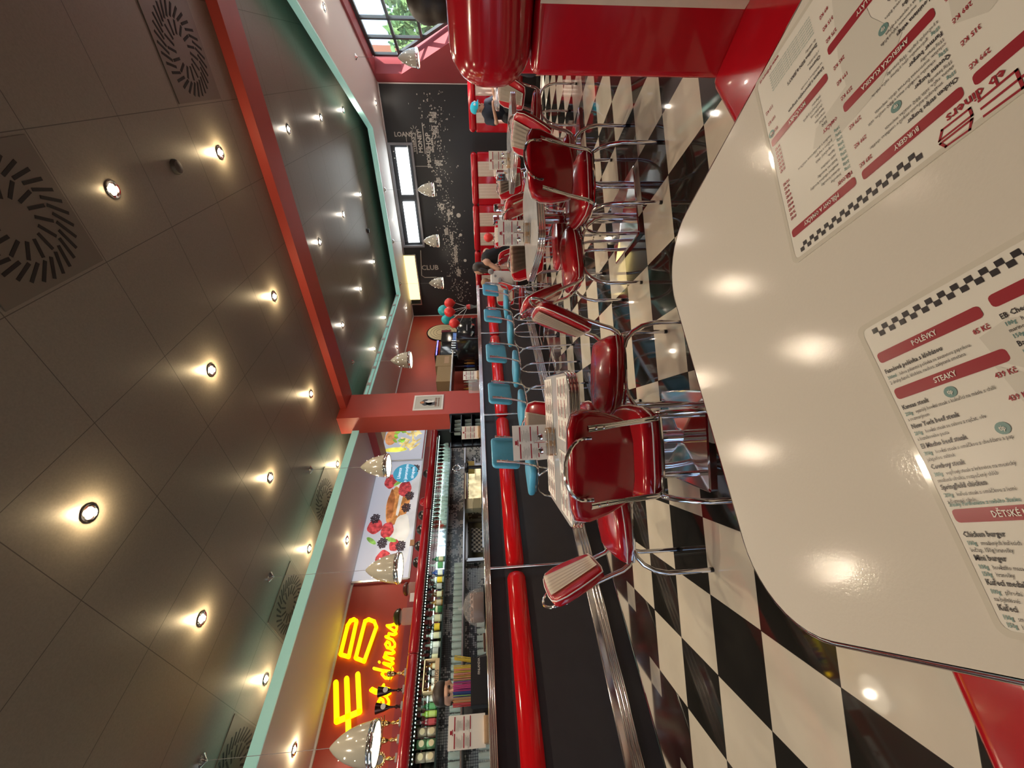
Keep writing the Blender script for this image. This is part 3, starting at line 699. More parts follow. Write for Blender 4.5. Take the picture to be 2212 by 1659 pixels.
# red shelf top: trophies, jars, hats
ST = 2.1505
def trophy(y, h, kind, label):
    t = thing('trophy', label, 'trophy', (-5.52, y, ST), 0, 'trophies on the red shelf')
    k = MB(); k.box((0, 0, .02), (.07, .07, .04)); obj('base', k, mat('marble%d' % int(y*100), (.45, .43, .42), .25), t, smooth=False)
    if kind == 'cup':
        k = MB(); k.lathe([(.022, .04), (.012, .07), (.02, .09), (.009, .11), (.012, .16), (.035, .22), (.052, h-.01), (.054, h), (.046, h-.01), (.005, .2)], n=16, cap=False); obj('cup', k, mat('trophy_black', (.05, .02, .02), .15, .6) , t)
        k = MB(); k.lathe([(.027, 0), (.027, .002)], (.052, 0, h*.72), 14, Matrix.Rotation(PI/2, 4, 'Y')); obj('badge', k, white, t)
        k = MB(); k.lathe([(.016, .042), (.010, .07), (.018, .085), (.007, .10)], n=12); obj('stem', k, gold, t)
    elif kind == 'star':
        k = MB(); k.lathe([(.03, .04), (.012, .07), (.02, .10), (.008, .13), (.02, .15), (.03, .19), (.02, .21)], n=12); obj('stem', k, gold, t)
        k = MB()
        for i in range(9):
            a = PI*(.02+i/8*.96); k.cyl((0, 0, .20), (0, math.cos(a)*.075, .20+math.sin(a)*(h-.2)), .008, .003, 6)
        k.sph((.01, 0, .215), .03, 10, 6); obj('rays', k, gold, t)
    elif kind == 'wreath':
        k = MB(); k.lathe([(.03, .04), (.010, .06), (.02, .10), (.007, .15)], n=12); obj('stem', k, gold, t)
        k = MB(); k.tube([(0, math.cos(2*PI*i/16)*.045, .20+math.sin(2*PI*i/16)*.045) for i in range(16)], .009, 6, closed=True)
        for i in range(16): a = 2*PI*i/16; k.sph((0, math.cos(a)*.055, .20+math.sin(a)*.055), .011, 6, 4)
        obj('wreath', k, gold, t)
        k = MB(); k.lathe([(.038, 0), (.038, .004)], (-.002, 0, .20), 14, Matrix.Rotation(PI/2, 4, 'Y')); obj('medal', k, greyp, t)
    else:
        k = MB(); k.lathe([(.016, .04), (.012, .06), (.006, .07)], n=10); obj('stem', k, chrome, t)
        k = MB(); k.rings([[Vector((.008, -.008, .06)), Vector((.008, .008, .06)), Vector((-.008, .008, .06)), Vector((-.008, -.008, .06))], [Vector((.02, -.055, h-.02)), Vector((.02, .05, h)), Vector((-.02, .05, h)), Vector((-.02, -.055, h-.02))]])
        obj('plaque', k, mat('crystal', (.5, .42, .42), .1, .7), t, smooth=False)
trophy(1.72, .20, 'star', 'smallest dark trophy, farthest from the camera on the red shelf')
trophy(1.56, .31, 'cup', 'black cup trophy with red-lit rim and round badge, under the letter i of the sign')
trophy(1.41, .31, 'cup', 'second black cup trophy with round white badge, in front of the word eb')
trophy(1.27, .30, 'star', 'golden star trophy with spread rays, left of the cup trophies')
trophy(1.13, .29, 'star', 'golden star trophy with a round centre, beside the nearest pendant lamp')
trophy(.985, .27, 'wreath', 'trophy with a golden wreath round a grey medal')
trophy(.83, .27, 'plaque', 'slanted crystal wedge trophy at the near end of the red shelf')
jg = mat('jar_glass', (.75, .62, .55), .05, alpha=.35)
def jar(y, r, h, cm, label):
    t = thing('glass_jar', label, 'jar', (-5.60, y, ST))
    k = MB(); k.lathe([(r*.9, 0), (r, .01), (r, h*.72), (r*.75, h*.80), (r*.7, h*.84)], n=20); obj('glass_body', k, jg, t)
    k = MB(); k.lathe([(r*.9, h*.84), (r*1.02, h*.9), (r*.95, h*1.05), (r*.6, h*1.2), (.01, h*1.26)], n=20); obj('lid', k, cm, t)
jar(2.72, .085, .16, mat('jar_lid_brown', (.10, .03, .025), .2), 'tall glass jar with a rounded dark brown lid on the red shelf')
jar(2.37, .10, .22, mat('jar_lid_green', (.035, .04, .015), .25), 'glass jar with a big dark olive lid beside the sign lettering')
hk = mat('hat_black', (.014, .012, .014), .35)
for i, (y, c, dsc) in enumerate(((4.68, hk, 'black toy helmet'), (3.85, hk, 'black cap with white stripe'), (3.6, hk, 'black mask-like cap with white marks'), (3.33, hk, 'black mask-like cap with a white front'), (3.08, hk, 'black mask-like cap with white teeth pattern'), (4.10, red, 'shiny red ball'))):
    t = thing('hat' if c is hk else 'red_ball', dsc+' lying on the red shelf under the food picture', 'hat' if c is hk else 'ball', (-5.58, y, ST))
    k = MB(); k.lathe([(.075, 0), (.078, .02), (.07, .06), (.045, .095), (.001, .11)], n=18); obj('crown' if c is hk else 'shell', k, c, t)
    if c is hk:
        k = MB()
        for j in range(4): k.box((.072-.004*j, -.03+.02*j, .03+.007*(j % 2)), (.02, .012, .018), r=.004)
        obj('white_marks', k, white, t)
k = MB(); k.box((-5.89, 3.58, 2.36), (.01, .10, .07)); tag(obj('price_card', k, wood, smooth=False), 'small card fixed below the pancake picture', 'card')
k = MB(); k.box((-5.50, 2.56, 2.19), (.006, .11, .07)); tag(obj('name_card', k, paperw, smooth=False), 'small white card standing between the two glass jars', 'card')

# ------------------------------------------------------------------ advert pictures
def ellipse(k, c, a, b, f, n=24, rot=0, d=0, wob=0):
    P = [];
    for i in range(n):
        t_ = 2*PI*i/n; rr = 1+wob*math.sin(5*t_+c[0]*7)
        u, v = a*rr*math.cos(t_), b*rr*math.sin(t_); P.append((c[0]+u*math.cos(rot)-v*math.sin(rot), c[1]+u*math.sin(rot)+v*math.cos(rot)))
    k.bm.faces.new([k.bm.verts.new(Vector(f(p[0], p[1], d))) for p in P])
def em(name, col, es=.5, sc_=9, amt=.42):
    m = mat(name, col, .45, emit=col, es=es); nt = m.node_tree; b = nt.nodes['Principled BSDF']
    tc = nt.nodes.new('ShaderNodeTexCoord'); nz = nt.nodes.new('ShaderNodeTexNoise'); nz.inputs['Scale'].default_value = sc_; nz.inputs['Detail'].default_value = 5
    rp_ = nt.nodes.new('ShaderNodeMapRange'); rp_.inputs['From Min'].default_value = .35; rp_.inputs['From Max'].default_value = .65
    mx = nt.nodes.new('ShaderNodeMix'); mx.data_type = 'RGBA'; mx.inputs[6].default_value = (*[x*(1-amt) for x in col], 1); mx.inputs[7].default_value = (*[min(1, x*(1+amt*.6)+.02) for x in col], 1)
    nt.links.new(tc.outputs['Object'], nz.inputs['Vector']); nt.links.new(nz.outputs['Fac'], rp_.inputs['Value']); nt.links.new(rp_.outputs[0], mx.inputs[0])
    nt.links.new(mx.outputs[2], b.inputs['Base Color']); nt.links.new(mx.outputs[2], b.inputs['Emission Color']); return m
ads = thing('food_picture', 'wide backlit picture of pancakes with berries and a blue circle', 'picture', (-5.95, 4.17, 2.76))
AF = lambda u, v, d: Vector((.035+d, u, v))      # u along the wall, v up
k = MB(); k.box((.017, 0, 0), (.034, 2.25, .81)); obj('backlit_sheet', k, adbg, ads, smooth=False)
k = MB(); ellipse(k, (.25, -.33), .75, .085, AF, d=.0010); ellipse(k, (-.55, -.3), .45, .06, AF, d=.0011); obj('plate', k, em('ad_plate', (.62, .65, .68), .45, 3, .12), ads, smooth=False)
k = MB(); ellipse(k, (.14, -.02), .40, .14, AF, d=.002, wob=.03); ellipse(k, (.25, -.18), .33, .09, AF, d=.0021, wob=.04); obj('pancake_print', k, em('ad_pancake', (.62, .27, .08), .5), ads, smooth=False)
k = MB(); ellipse(k, (.17, .05), .30, .06, AF, d=.0026, rot=.05, wob=.1); obj('pancake_browning', k, em('ad_brown', (.45, .16, .05), .4), ads, smooth=False)
k = MB(); ellipse(k, (.25, -.10), .34, .03, AF, d=.003, rot=-.05, wob=.12); ellipse(k, (-.34, -.19), .30, .13, AF, d=.003, wob=.06); ellipse(k, (.60, -.09), .12, .10, AF, d=.003, wob=.08); obj('cream', k, em('ad_cream', (.72, .72, .66), .5, 6, .15), ads, smooth=False)
k = MB()
for c, a, b_ in (((-.25, .24), .13, .12), ((-.33, .03), .15, .10), ((-.82, .02), .15, .11), ((.66, .12), .16, .11), ((.48, -.15), .17, .11), ((.85, -.23), .1, .09), ((-.60, -.12), .1, .08)): ellipse(k, c, a, b_, AF, d=.004, wob=.05)
obj('berry_print', k, em('ad_berry', (.55, .06, .07), .45, 16, .5), ads, smooth=False)
k = MB()
for c in ((-.10, .26), (.08, -.22), (.32, -.25), (-.55, .07), (.93, -.29), (-.62, -.22)):
    for j in range(34): a = j*2.39996; ellipse(k, (c[0]+.0155*math.sqrt(j)*math.cos(a), c[1]+.0125*math.sqrt(j)*math.sin(a)), .015, .015, AF, 8, d=.005+j*.0001)
obj('dark_berry_print', k, em('ad_black', (.05, .035, .05), .3, 60, .9), ads, smooth=False)
k = MB()
for c, r in (((-.50, .25), .9), ((-.50, -.05), 1.2), ((.62, -.02), 2.3), ((.74, -.02), .6)): ellipse(k, c, .10, .035, AF, d=.006, rot=r)
obj('mint_print', k, em('ad_leaf', (.25, .50, .10), .5), ads, smooth=False)
k = MB(); ellipse(k, (.83, -.12), .215, .225, AF, 40, d=.008); obj('blue_circle', k, em('ad_blue', (.05, .36, .56), .45, 2, .05), ads, smooth=False)
for i, (s, y0) in enumerate((('Lívance', .02), ('s javorovým', -.10), ('sirupem', -.22))):
    obj('circle_text', text_mb(s, .085, lambda x, y, d, y0=y0: Vector((.045, .83+x, -.075+y0+y+.02)), align='CENTER', bold=.001), em('ad_text%d' % i, (.85, .9, .95), .6, 2, 0), ads, smooth=False)
ad2 = thing('food_picture', 'backlit picture of fries, salad and a burger next to the column', 'picture', (-5.95, 5.85, 2.79))
k = MB(); k.box((.017, 0, 0), (.034, 1.06, .80)); obj('backlit_sheet', k, adbg, ad2, smooth=False)
k = MB()
for i in range(26): ellipse(k, (-.02+random.uniform(-.22, .45), -.12+random.uniform(-.16, .12)), .12, .022, AF, 8, rot=random.uniform(0, 3), d=.003+i*.0001)
obj('fries', k, em('ad_fries', (.80, .62, .22), .6), ad2, smooth=False)
k = MB(); ellipse(k, (.1, .25), .22, .12, AF, d=.002); obj('bun', k, em('ad_bun', (.75, .33, .12), .5), ad2, smooth=False)
k = MB()
for i in range(16): ellipse(k, (.15+random.uniform(-.18, .3), .08+random.uniform(-.08, .09)), .07, .03, AF, 8, rot=random.uniform(0, 3), d=.004)
obj('salad', k, em('ad_salad', (.30, .50, .08), .5), ad2, smooth=False)
k = MB(); ellipse(k, (-.25, .12), .06, .22, AF, 20, d=.003); k2 = k; obj('lemonade', k, em('ad_yellow', (.78, .75, .10), .7), ad2, smooth=False)
fr = thing('picture_frame', 'thin metal frame around the two backlit food pictures', 'frame', (-5.905, 4.72, 2.765))
k = MB()
for z in (-.415, .415): k.box((0, 0, z), (.02, 3.40, .025))
for y in (-1.70, .585, 1.69): k.box((0, y, 0), (.02, .025, .81))
obj('frame_bars', k, steel, fr, smooth=False)

# ------------------------------------------------------------------ yellow neon-style sign
SX = -5.945
sg = thing('neon_sign', 'glowing yellow EB fork and burger sign reading eb diners on the red wall', 'sign', (SX, 1.9, 2.8))
def stroke(k, pts, wd, d0=.03, d1=.065, n=5, closed=False):
    """rounded flat stroke in the wall plane through (u,v) points, local to the sign"""
    P = [Vector(p) for p in pts]; q = P+[P[0]] if closed else P
    for i in range(len(q)-1):
        a, b = q[i], q[i+1]; t_ = math.atan2((b-a).y, (b-a).x)
        out_ = arc((b.x, b.y), wd/2, t_-PI/2, t_+PI/2, n)+arc((a.x, a.y), wd/2, t_+PI/2, t_+1.5*PI, n)
        k.xprism(out_, lambda u, v, d: Vector((d, u, v)), d0, d1)
# fork shaped E (tines point right, handle left); slightly tilted
def rot(p, c, a): return (c[0]+(p[0]-c[0])*math.cos(a)-(p[1]-c[1])*math.sin(a), c[1]+(p[0]-c[0])*math.sin(a)+(p[1]-c[1])*math.cos(a))
E_ = MB()
for p_ in ([(-.48, .17), (-.10, .275)], [(-.60, .01), (-.07, .155)], [(-.41, -.07), (-.035, .03)], [(-.48, .17), (-.41, -.07)]): stroke(E_, p_, .055)
obj('letter_e', E_, yel, sg, smooth=False)
B_ = MB()
# burger shaped B: two nested rounded loops, slanted
stroke(B_, [(.20, .295), (.54, .285), (.595, .26), (.61, .22), (.585, .178), (.165, .185)], .042, closed=True)
stroke(B_, [(.145, .095), (.575, .065), (.595, .02), (.56, -.06), (.49, -.10), (.10, -.02)], .042, closed=True)
obj('letter_b', B_, yel, sg, smooth=False)
GL = {'e': ([[(0, .42), (.45, .60), (.52, .86), (.30, 1), (.08, .80), (.04, .38), (.22, .04), (.46, .06), (.72, .34)]], .72),
 'b': ([[(0, .3), (.26, 1.1), (.40, 1.72), (.26, 1.86), (.14, 1.4), (.10, .3), (.25, 0), (.50, .15), (.56, .6), (.42, .88), (.75, .70)]], .70),
 'd': ([[(.52, .82), (.28, .98), (.06, .62), (.08, .14), (.28, 0), (.52, .34)], [(.62, 1.85), (.54, .9), (.54, .14), (.72, .02), (.92, .30)]], .92),
 'i': ([[(0, .30), (.16, .95)], [(.16, .95), (.12, .2), (.24, 0), (.46, .30)], [(.20, 1.36), (.21, 1.40)]], .46),
 'n': ([[(0, .30), (.14, .98), (.12, .02)], [(.12, .5), (.30, .92), (.48, .88), (.48, .22), (.60, .02), (.82, .32)]], .82),
 'r': ([[(0, .32), (.18, 1.06), (.24, .80), (.46, .78), (.42, .22), (.54, .02), (.76, .32)]], .74),
 's': ([[(0, .32), (.34, 1.08), (.42, .66), (.54, .34), (.40, .02), (.10, .04), (.02, .16)]], .6)}
def word(w_, x0, nm):
    k = MB(); x = x0
    for c in w_:
        st_, ad = GL[c]
        for p_ in st_:
            stroke(k, [(x+(px+py*.16)*.148, -.385+.014*(x/.5)+py*.128) for px, py in p_], .027, .03, .058, 4)
        x += ad*.148
    obj('script_'+nm, k, yel, sg, smooth=False); return x
word('diners', word('eb', -.40, 'eb')+.07, 'diners')
# ------------------------------------------------------------------ framed poster on the column
po = thing('framed_poster', 'small white framed poster on the red column above the bar', 'poster', (-4.336, 5.115, 2.058))
frame_box('frame', -.17, .17, -.225, .225, 0, .028, .02, white, po)
po.children[0].rotation_euler = (0, 0, PI/2)
PF = lambda u, v, d: Vector((.006+d, u, v))
k = MB(); k.box((.003, 0, 0), (.006, .33, .44)); obj('print', k, mat('poster_grey', (.50, .50, .46), .4), po, smooth=False)
k = MB(); ellipse(k, (0, .03), .075, .10, PF, d=.002, wob=.1); ellipse(k, (-.03, -.05), .05, .09, PF, d=.002, wob=.1); obj('dark_figure', k, mat('poster_dark', (.06, .06, .07), .5), po, smooth=False)
k = MB(); ellipse(k, (0, .10), .028, .032, PF, d=.003); obj('orange_spot', k, mat('poster_orange', (.5, .2, .08), .5), po, smooth=False)
k = MB(); ellipse(k, (.02, -.02), .03, .07, PF, d=.003, wob=.15); obj('white_spot', k, white, po, smooth=False)
k = MB()
for i in range(9): k.box((.009, -.10+.025*i, -.12), (.001, .014, .034)); k.box((.009, -.10+.025*i, -.165), (.001, .014, .022))
obj('print_lines', k, mat('poster_brown', (.25, .12, .08), .5), po, smooth=False)
# round wall sign
rs_ = thing('round_sign', 'large round cream disc sign on the red wall behind the balloons', 'sign', (-5.945, 10.02, 2.24))
k = MB(); k.lathe([(.44, 0), (.44, .03), (.001, .03)], n=48, axis=Matrix.Rotation(PI/2, 4, 'Y')); obj('rim', k, blackg, rs_)
k = MB(); k.lathe([(.41, .031), (.41, .034), (.001, .034)], n=48, axis=Matrix.Rotation(PI/2, 4, 'Y')); obj('disc', k, mat('sign_cream', (.70, .60, .38), .5), rs_)
k = MB()
for r in (.33, .25, .17): k.tube([(.035, r*math.cos(2*PI*i/40), r*math.sin(2*PI*i/40)) for i in range(40)], .004, 5, closed=True)
obj('rings', k, inkblk, rs_)
k = MB(); k.box((.036, .03, -.1), (.004, .14, .26)); obj('bottle_print', k, mat('sign_maroon', (.18, .03, .05), .5), rs_, smooth=False)
# ================================================================== things on and behind the counter
def menu_stand(name, label, loc, rz, w_=.19, h_=.21, block=True, group='menu stands', parent_note=None, nsheets=2):
    t = thing(name, label, 'menu stand', loc, rz, group)
    k = MB(); k.box((0, 0, .019), (w_*.8, .055, .038), r=.004); obj('wooden_block', k, wood, t)
    k = MB(); k.box((0, 0, .038+h_/2-.01), (w_, .0015, h_)); s = obj('menu_sheet', k, paper, t, smooth=False)
    for sgn in (1, -1):
        k = MB(); k2 = MB(); y_ = sgn*.0016
        zt = .028+h_
        for c in (-1, 1):
            x0 = c*w_*.245
            k.box((x0, y_, zt-.045), (w_*.42, .0006, .008)); k.box((x0, y_, zt-.11), (w_*.42, .0006, .007)); k.box((x0+.003, y_, zt-.155), (w_*.40, .0006, .006))
            for j in range(9):
                for zz in (zt-.056-j*.0055, zt-.121-j*.0042):
                    k2.box((x0-random.uniform(0, .02), y_, zz), (w_*random.uniform(.18, .36), .0005, .0022))
        k.box((0, y_, zt-.020), (.022, .0006, .014)); k.box((0, y_, zt-.031), (.034, .0006, .005))
        obj('red_bars', k, inkred, s, smooth=False); obj('print_lines', k2, inkgry, s, smooth=False)
    return t
ms = menu_stand('menu_stand', 'menu stand on the bar counter, the one next to the red column', (-3.60, 3.64, CT), PI/2-.2, group='menu stands on the bar counter')
dup(ms, (-3.60, 4.83, CT), PI/2-.1, 'menu stand on the bar counter beyond the red column, with a clear box beside it')
big = menu_stand('menu_stand', 'largest menu stand, on the bar counter at the near end beside the drinking straws', (-3.66, .755, CT), PI/2, .19, .26, group='menu stands on the bar counter')
dup(ms, (-3.66, .42, CT), PI/2+.1, 'menu stand on the bar counter nearest the camera, cut by the photo edge')
ab = thing('clear_box', 'clear acrylic box with leaflets on the counter beside the far menu stand', 'box', (-3.66, 4.64, CT))
k = MB(); k.box((0, 0, .08), (.12, .16, .16)); obj('box_walls', k, acryl, ab, smooth=False)
k = MB(); k.box((0, 0, .06), (.08, .10, .10)); obj('leaflets', k, mat('leaflets', (.20, .10, .11), .5), ab, smooth=False)
# straws in a black box
sb = thing('straw_box', 'black box lettered FINLANDIA full of coloured drinking straws', 'straw box', (-3.70, 1.05, CT))
k = MB()
for c, d in (((.045, 0, .065), (.004, .30, .13)), ((-.045, 0, .065), (.004, .30, .13)), ((0, .15, .065), (.09, .004, .13)), ((0, -.15, .065), (.09, .004, .13)), ((0, 0, .004), (.09, .30, .008))): k.box(c, d)
k.box((0, .02, .066), (.088, .004, .12)); obj('box_walls', k, mat('straw_box_black', (.018, .018, .022), .5), sb, smooth=False)
obj('box_lettering', text_mb('FINLANDIA', .024, lambda x, y, d: Vector((.0478, .035+x*.9, .06+y))), inkwht, sb, smooth=False)
cols_ = [('yellow', (.60, .45, .06)), ('pink', (.65, .22, .20)), ('green', (.22, .38, .10)), ('orange', (.60, .25, .10)), ('magenta', (.50, .05, .22)), ('violet', (.22, .06, .30)), ('blue', (.03, .06, .25)), ('tan', (.45, .28, .16)), ('red', (.50, .05, .06))]
cm = {n: mat('straw_'+n, c, .4) for n, c in cols_}
order = ['yellow']*6+['pink', 'green', 'yellow', 'pink', 'orange', 'green', 'orange', 'pink', 'green', 'violet']+['magenta']*5+['violet', 'magenta', 'blue', 'blue', 'blue', 'green', 'tan', 'tan', 'orange', 'tan', 'red', 'red']
for i, n in enumerate(order):
    y = .135-.27*i/(len(order)-1)
    for j in (0, 1):
        lean = .05 if i < 3 else random.uniform(-.004, .006)
        k = MB(); k.cyl((-.02+.035*j, y, .012), (-.02+.035*j+random.uniform(-.008, .008), y+lean, .262+random.uniform(-.004, .004)), .0036, n=7)
        s_ = obj('drinking_straw', k, cm[n]); s_.location = sb.location
        tag(s_, '%s drinking straw standing in the black straw box' % n, 'straw', '%s straws in the black box' % n)
# cake dome
cdm = thing('cake_dome', 'glass cake dome with chocolate cake on a silver tray on the counter', 'cake dome', (-3.78, 1.63, CT))
k = MB(); k.lathe([(.03, .0), (.12, .004), (.17, .012), (.175, .018), (.165, .018), (.001, .012)], n=32); obj('tray', k, steel, cdm)
k = MB(); k.lathe([(.155, .018), (.158, .04), (.150, .09), (.125, .145), (.08, .185), (.03, .202), (.012, .204)], n=36, cap=False); obj('dome', k, mat('dome_glass', (.9, .9, .9), .03, alpha=.13), cdm)
k = MB(); k.lathe([(.012, .203), (.010, .212), (.020, .225), (.022, .235), (.012, .247), (.001, .248)], n=16); obj('knob', k, tglass, cdm)
ck = thing('cake', 'dark chocolate cake under the glass dome', 'cake', (-3.78, 1.63, CT+.019))
k = MB(); k.lathe([(.115, 0), (.12, .02), (.118, .09), (.10, .11), (.001, .112)], n=28)
for i in range(12): a = 2*PI*i/12; k.sph((.10*math.cos(a), .10*math.sin(a), .105), .018, 8, 5)
obj('sponge', k, mat('chocolate', (.13, .05, .03), .35), ck)
tr = thing('serving_tray', 'small steel tray with dark slices beside the cake dome', 'tray', (-3.82, 1.36, CT))
k = MB(); k.box((0, 0, .006), (.12, .16, .012), r=.004); obj('tray_plate', k, steel, tr)
k = MB(); k.box((0, 0, .022), (.08, .12, .02), r=.006); obj('slices', k, mat('dark_food', (.08, .03, .02), .5), tr)
# balloons in a hurricane vase at the far end of the counter
va = thing('glass_vase', 'curvy glass vase with red wrap holding the balloon sticks on the counter end', 'vase', (-3.74, 7.28, CT))
k = MB(); k.lathe([(.045, 0), (.05, .008), (.02, .03), (.022, .06), (.045, .12), (.05, .17), (.035, .20), (.045, .225)], n=20, cap=False); obj('vase_glass', k, tglass, va)
k = MB(); k.lathe([(.046, .14), (.052, .17), (.040, .20), (.042, .215), (.001, .21)], n=14); obj('red_wrap', k, bred, va)
bl = [(-3.95, 7.55, 1.90, .115, bteal, 'teal balloon, highest of the bunch on the counter end'), (-3.72, 7.42, 1.76, .10, bred, 'red balloon in the middle of the bunch, in front of the teal ones'), (-4.02, 7.30, 1.84, .10, bteal, 'teal balloon half hidden behind the red ones'),
      (-3.72, 7.05, 1.745, .10, bred, 'red balloon at the left of the bunch'), (-3.86, 6.86, 1.66, .095, bred, 'glossy dark red balloon, lowest and leftmost of the bunch'), (-4.12, 7.58, 1.79, .09, bteal, 'teal balloon at the rear of the bunch')]
for x, y, z, r, m_, l in bl:
    t = thing('balloon', l, 'balloon', (x, y, z), 0, 'balloons on the counter end')
    k = MB(); k.lathe([(.006, -r*1.18), (.012, -r*1.1), (r*.35, -r*.95), (r*.75, -r*.62), (r, -.0), (r*.93, r*.4), (r*.62, r*.82), (r*.3, r*1.0), (.001, r*1.04)], n=24); obj('skin', k, m_, t)
    k = MB(); k.cyl((0, 0, -r*1.1), (-3.74-x, 7.28-y, CT+.19-z), .0035, n=6); obj('stick', k, white, t)
# machines behind the counter end
mc = thing('coffee_machine', 'black espresso machine behind the counter near the balloons', 'coffee machine', (-4.55, 7.42, .95))
k = MB(); k.box((0, 0, .36), (.52, .86, .70), r=.02); obj('housing', k, blackg, mc)
k = MB(); k.box((.262, .0, .50), (.004, .24, .02)); obj('nameplate', k, greyp, mc, smooth=False)
for i in range(3): k = MB(); k.cyl((.25, -.3+i*.3, .40), (.33, -.3+i*.3, .37), .035); obj('brew_group', k, chrome, mc)
st = thing('machine_stand', 'low black stand under the machines behind the counter', 'stand', (-4.56, 7.3, 0))
k = MB(); k.box((0, 0, .47), (.66, 2.0, .94)); obj('cabinet', k, black, st, smooth=False)
mb_ = thing('menu_monitor', 'black screen with a blue arched advert behind the counter', 'monitor', (-5.25, 8.55, 1.70))
k = MB(); k.box((0, 0, .12), (.04, .62, .62)); obj('casing', k, blackg, mb_, smooth=False)
k = MB(); k.box((.022, 0, .02), (.004, .50, .26)); obj('screen', k, em('screen_blue', (.06, .13, .32), .5), mb_, smooth=False)
k = MB()
for i in range(9): a = .35+i*.3; k.box((.026, -.16*math.cos(a), -.10+.15*math.sin(a)), (.003, .035, .05))
obj('arched_lettering', k, white, mb_, smooth=False)
k = MB(); k.box((0, 0, -.46), (.05, .06, .57)); obj('stand', k, blackg, mb_, smooth=False)
mc2 = thing('machine_cabinet', 'low black cabinet under the drinks machine against the red wall', 'cabinet', (-5.45, 8.3, 0))
k = MB(); k.box((0, 0, .475), (.7, 1.2, .949)); obj('carcass', k, black, mc2, smooth=False)
m2 = thing('drinks_machine', 'tall black machine with a glowing blue top edge behind the counter', 'machine', (-5.35, 7.95, .95))
k = MB(); k.box((0, 0, .58), (.45, .62, 1.16), r=.02); obj('housing', k, blackg, m2)
k = MB(); k.box((.05, 0, 1.24), (.40, .66, .06), r=.02); obj('hood', k, blackg, m2)
k = MB(); k.box((.255, 0, 1.225), (.006, .60, .02)); obj('blue_light', k, em('blue_glow', (.10, .08, 1.0), 5), m2, smooth=False)
k = MB()
for i in range(6): k.cyl((.26, -.25+i*.1, .80), (.26, -.25+i*.1, .90), .02)
k.box((.24, 0, .70), (.06, .5, .03)); obj('taps', k, chrome, m2)
for i, (y, z, w_, h_, l) in enumerate(((7.28, 1.82, .42, .33, 'brown cardboard box with a pale label on the rack behind the counter'), (6.80, 1.80, .52, .30, 'plain brown cardboard box next to the red column'))):
    t = thing('cardboard_box', l, 'box', (-5.2, y, z), 0, 'cardboard boxes on the rack')
    k = MB(); k.box((0, 0, h_/2), (.4, w_, h_)); obj('carton', k, card, t, smooth=False)
    if i == 0: k = MB(); k.box((.201, .02, h_*.3), (.002, .26, .10)); obj('pale_label', k, wood, t, smooth=False)
rk = thing('steel_rack', 'dark steel rack carrying the cardboard boxes behind the counter', 'rack', (-5.2, 6.9, 0))
k = MB(); k.box((0, 0, 1.80), (.46, 1.5, .03)); k.box((0, 0, 1.3), (.46, 1.5, .03)); k.box((0, 0, .8), (.46, 1.5, .03)); obj('rack_shelves', k, steel, rk, smooth=False)
k = MB()
for x in (-.22, .22):
    for y in (-.74, .74): k.cyl((x, y, 0), (x, y, 1.82), .014, n=8)
obj('uprights', k, greyp, rk)
for i in range(10):
    k = MB(); k.lathe([(.02, 0), (.024, .01), (.024, .16), (.01, .19), (.01, .23)], n=10)
    o = obj('syrup_bottle', k, (bm_['amber'], bm_['brown'], bm_['clear'], bm_['blue'])[i % 4]); o.location = (-5.06, 6.35+i*.11, 1.3155); tag(o, 'syrup bottle on the rack below the cardboard boxes', 'bottle', 'syrup bottles on the rack')
wallbox = tag(obj('wall_box', MB().box((-5.90, 10.5, 1.52), (.1, .26, .26), r=.02), blackg), 'small black box on the red wall above the coffee machine', 'box')
# dark bottle crates in front of the column foot
dk = thing('bottle_rack', 'dark rack of glasses against the foot of the red column', 'rack', (-4.50, 4.60, .9))
k = MB()
for z in (.30, .46, .62, .78): k.box((0, 0, z), (.34, .40, .012))
for x in (-.16, .16):
    for y in (-.19, .19): k.cyl((x, y, .0), (x, y, .80), .008, n=6)
k.box((0, .195, .40), (.36, .008, .82)); k.box((-.17, 0, .40), (.008, .40, .82)); obj('rack_frame', k, blackg, dk, smooth=False)
for a_ in range(3):
    for i in range(4):
        o = tumbler('tumbler', .032, .10, 10) if (a_, i) == (0, 0) else rp.copy()
        if (a_, i) == (0, 0): rp = o
        else: COL.objects.link(o)
        o.location = (-4.42, 4.46+.088*i, .9+.3065+.16*a_); tag(o, 'tumbler on the dark rack at the column foot', 'glass', 'tumblers on the dark rack')
rb = thing('rack_base', 'black under-counter cabinet below the dark glass rack', 'cabinet', (-4.5, 4.3, 0)); k = MB(); k.box((0, 0, .45), (.44, 1.0, .898)); obj('carcass', k, black, rb, smooth=False)
# kitchen pass with warm light, cloths, small boxes
hp = thing('serving_hatch', 'steel framed serving hatch with warm light inside behind the bar', 'hatch', (-5.88, 4.15, 1.37))
k = MB()
for z in (-.13, .14): k.box((.03, 0, z), (.05, 1.9, .03))
for y in (-.95, -.28, .0, .90): k.box((.03, y, .005), (.05, .05, .27))
obj('hatch_frame', k, steel, hp, smooth=False)
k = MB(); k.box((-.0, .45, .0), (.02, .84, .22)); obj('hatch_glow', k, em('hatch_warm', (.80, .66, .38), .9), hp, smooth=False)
k = MB(); k.box((-.0, -.6, .0), (.02, .6, .22)); obj('hatch_panel', k, mat('olive_panel', (.22, .21, .13), .6), hp, smooth=False)
kc = thing('tea_towels', 'black and white checked kitchen towels hanging in the serving hatch', 'towels', (-5.80, 3.50, 1.26))
k = MB(); random.seed(5)
for i in range(5):
    y = -.16+.08*i; k.cushion(rrect(.085, .18, .03, 3), .03, f=lambda u, v, w_, y=y: Vector((w_+.01*math.sin(v*30), y+u, .09+v+.01*math.sin(u*40))))
obj('cloth', k, clothc, kc)
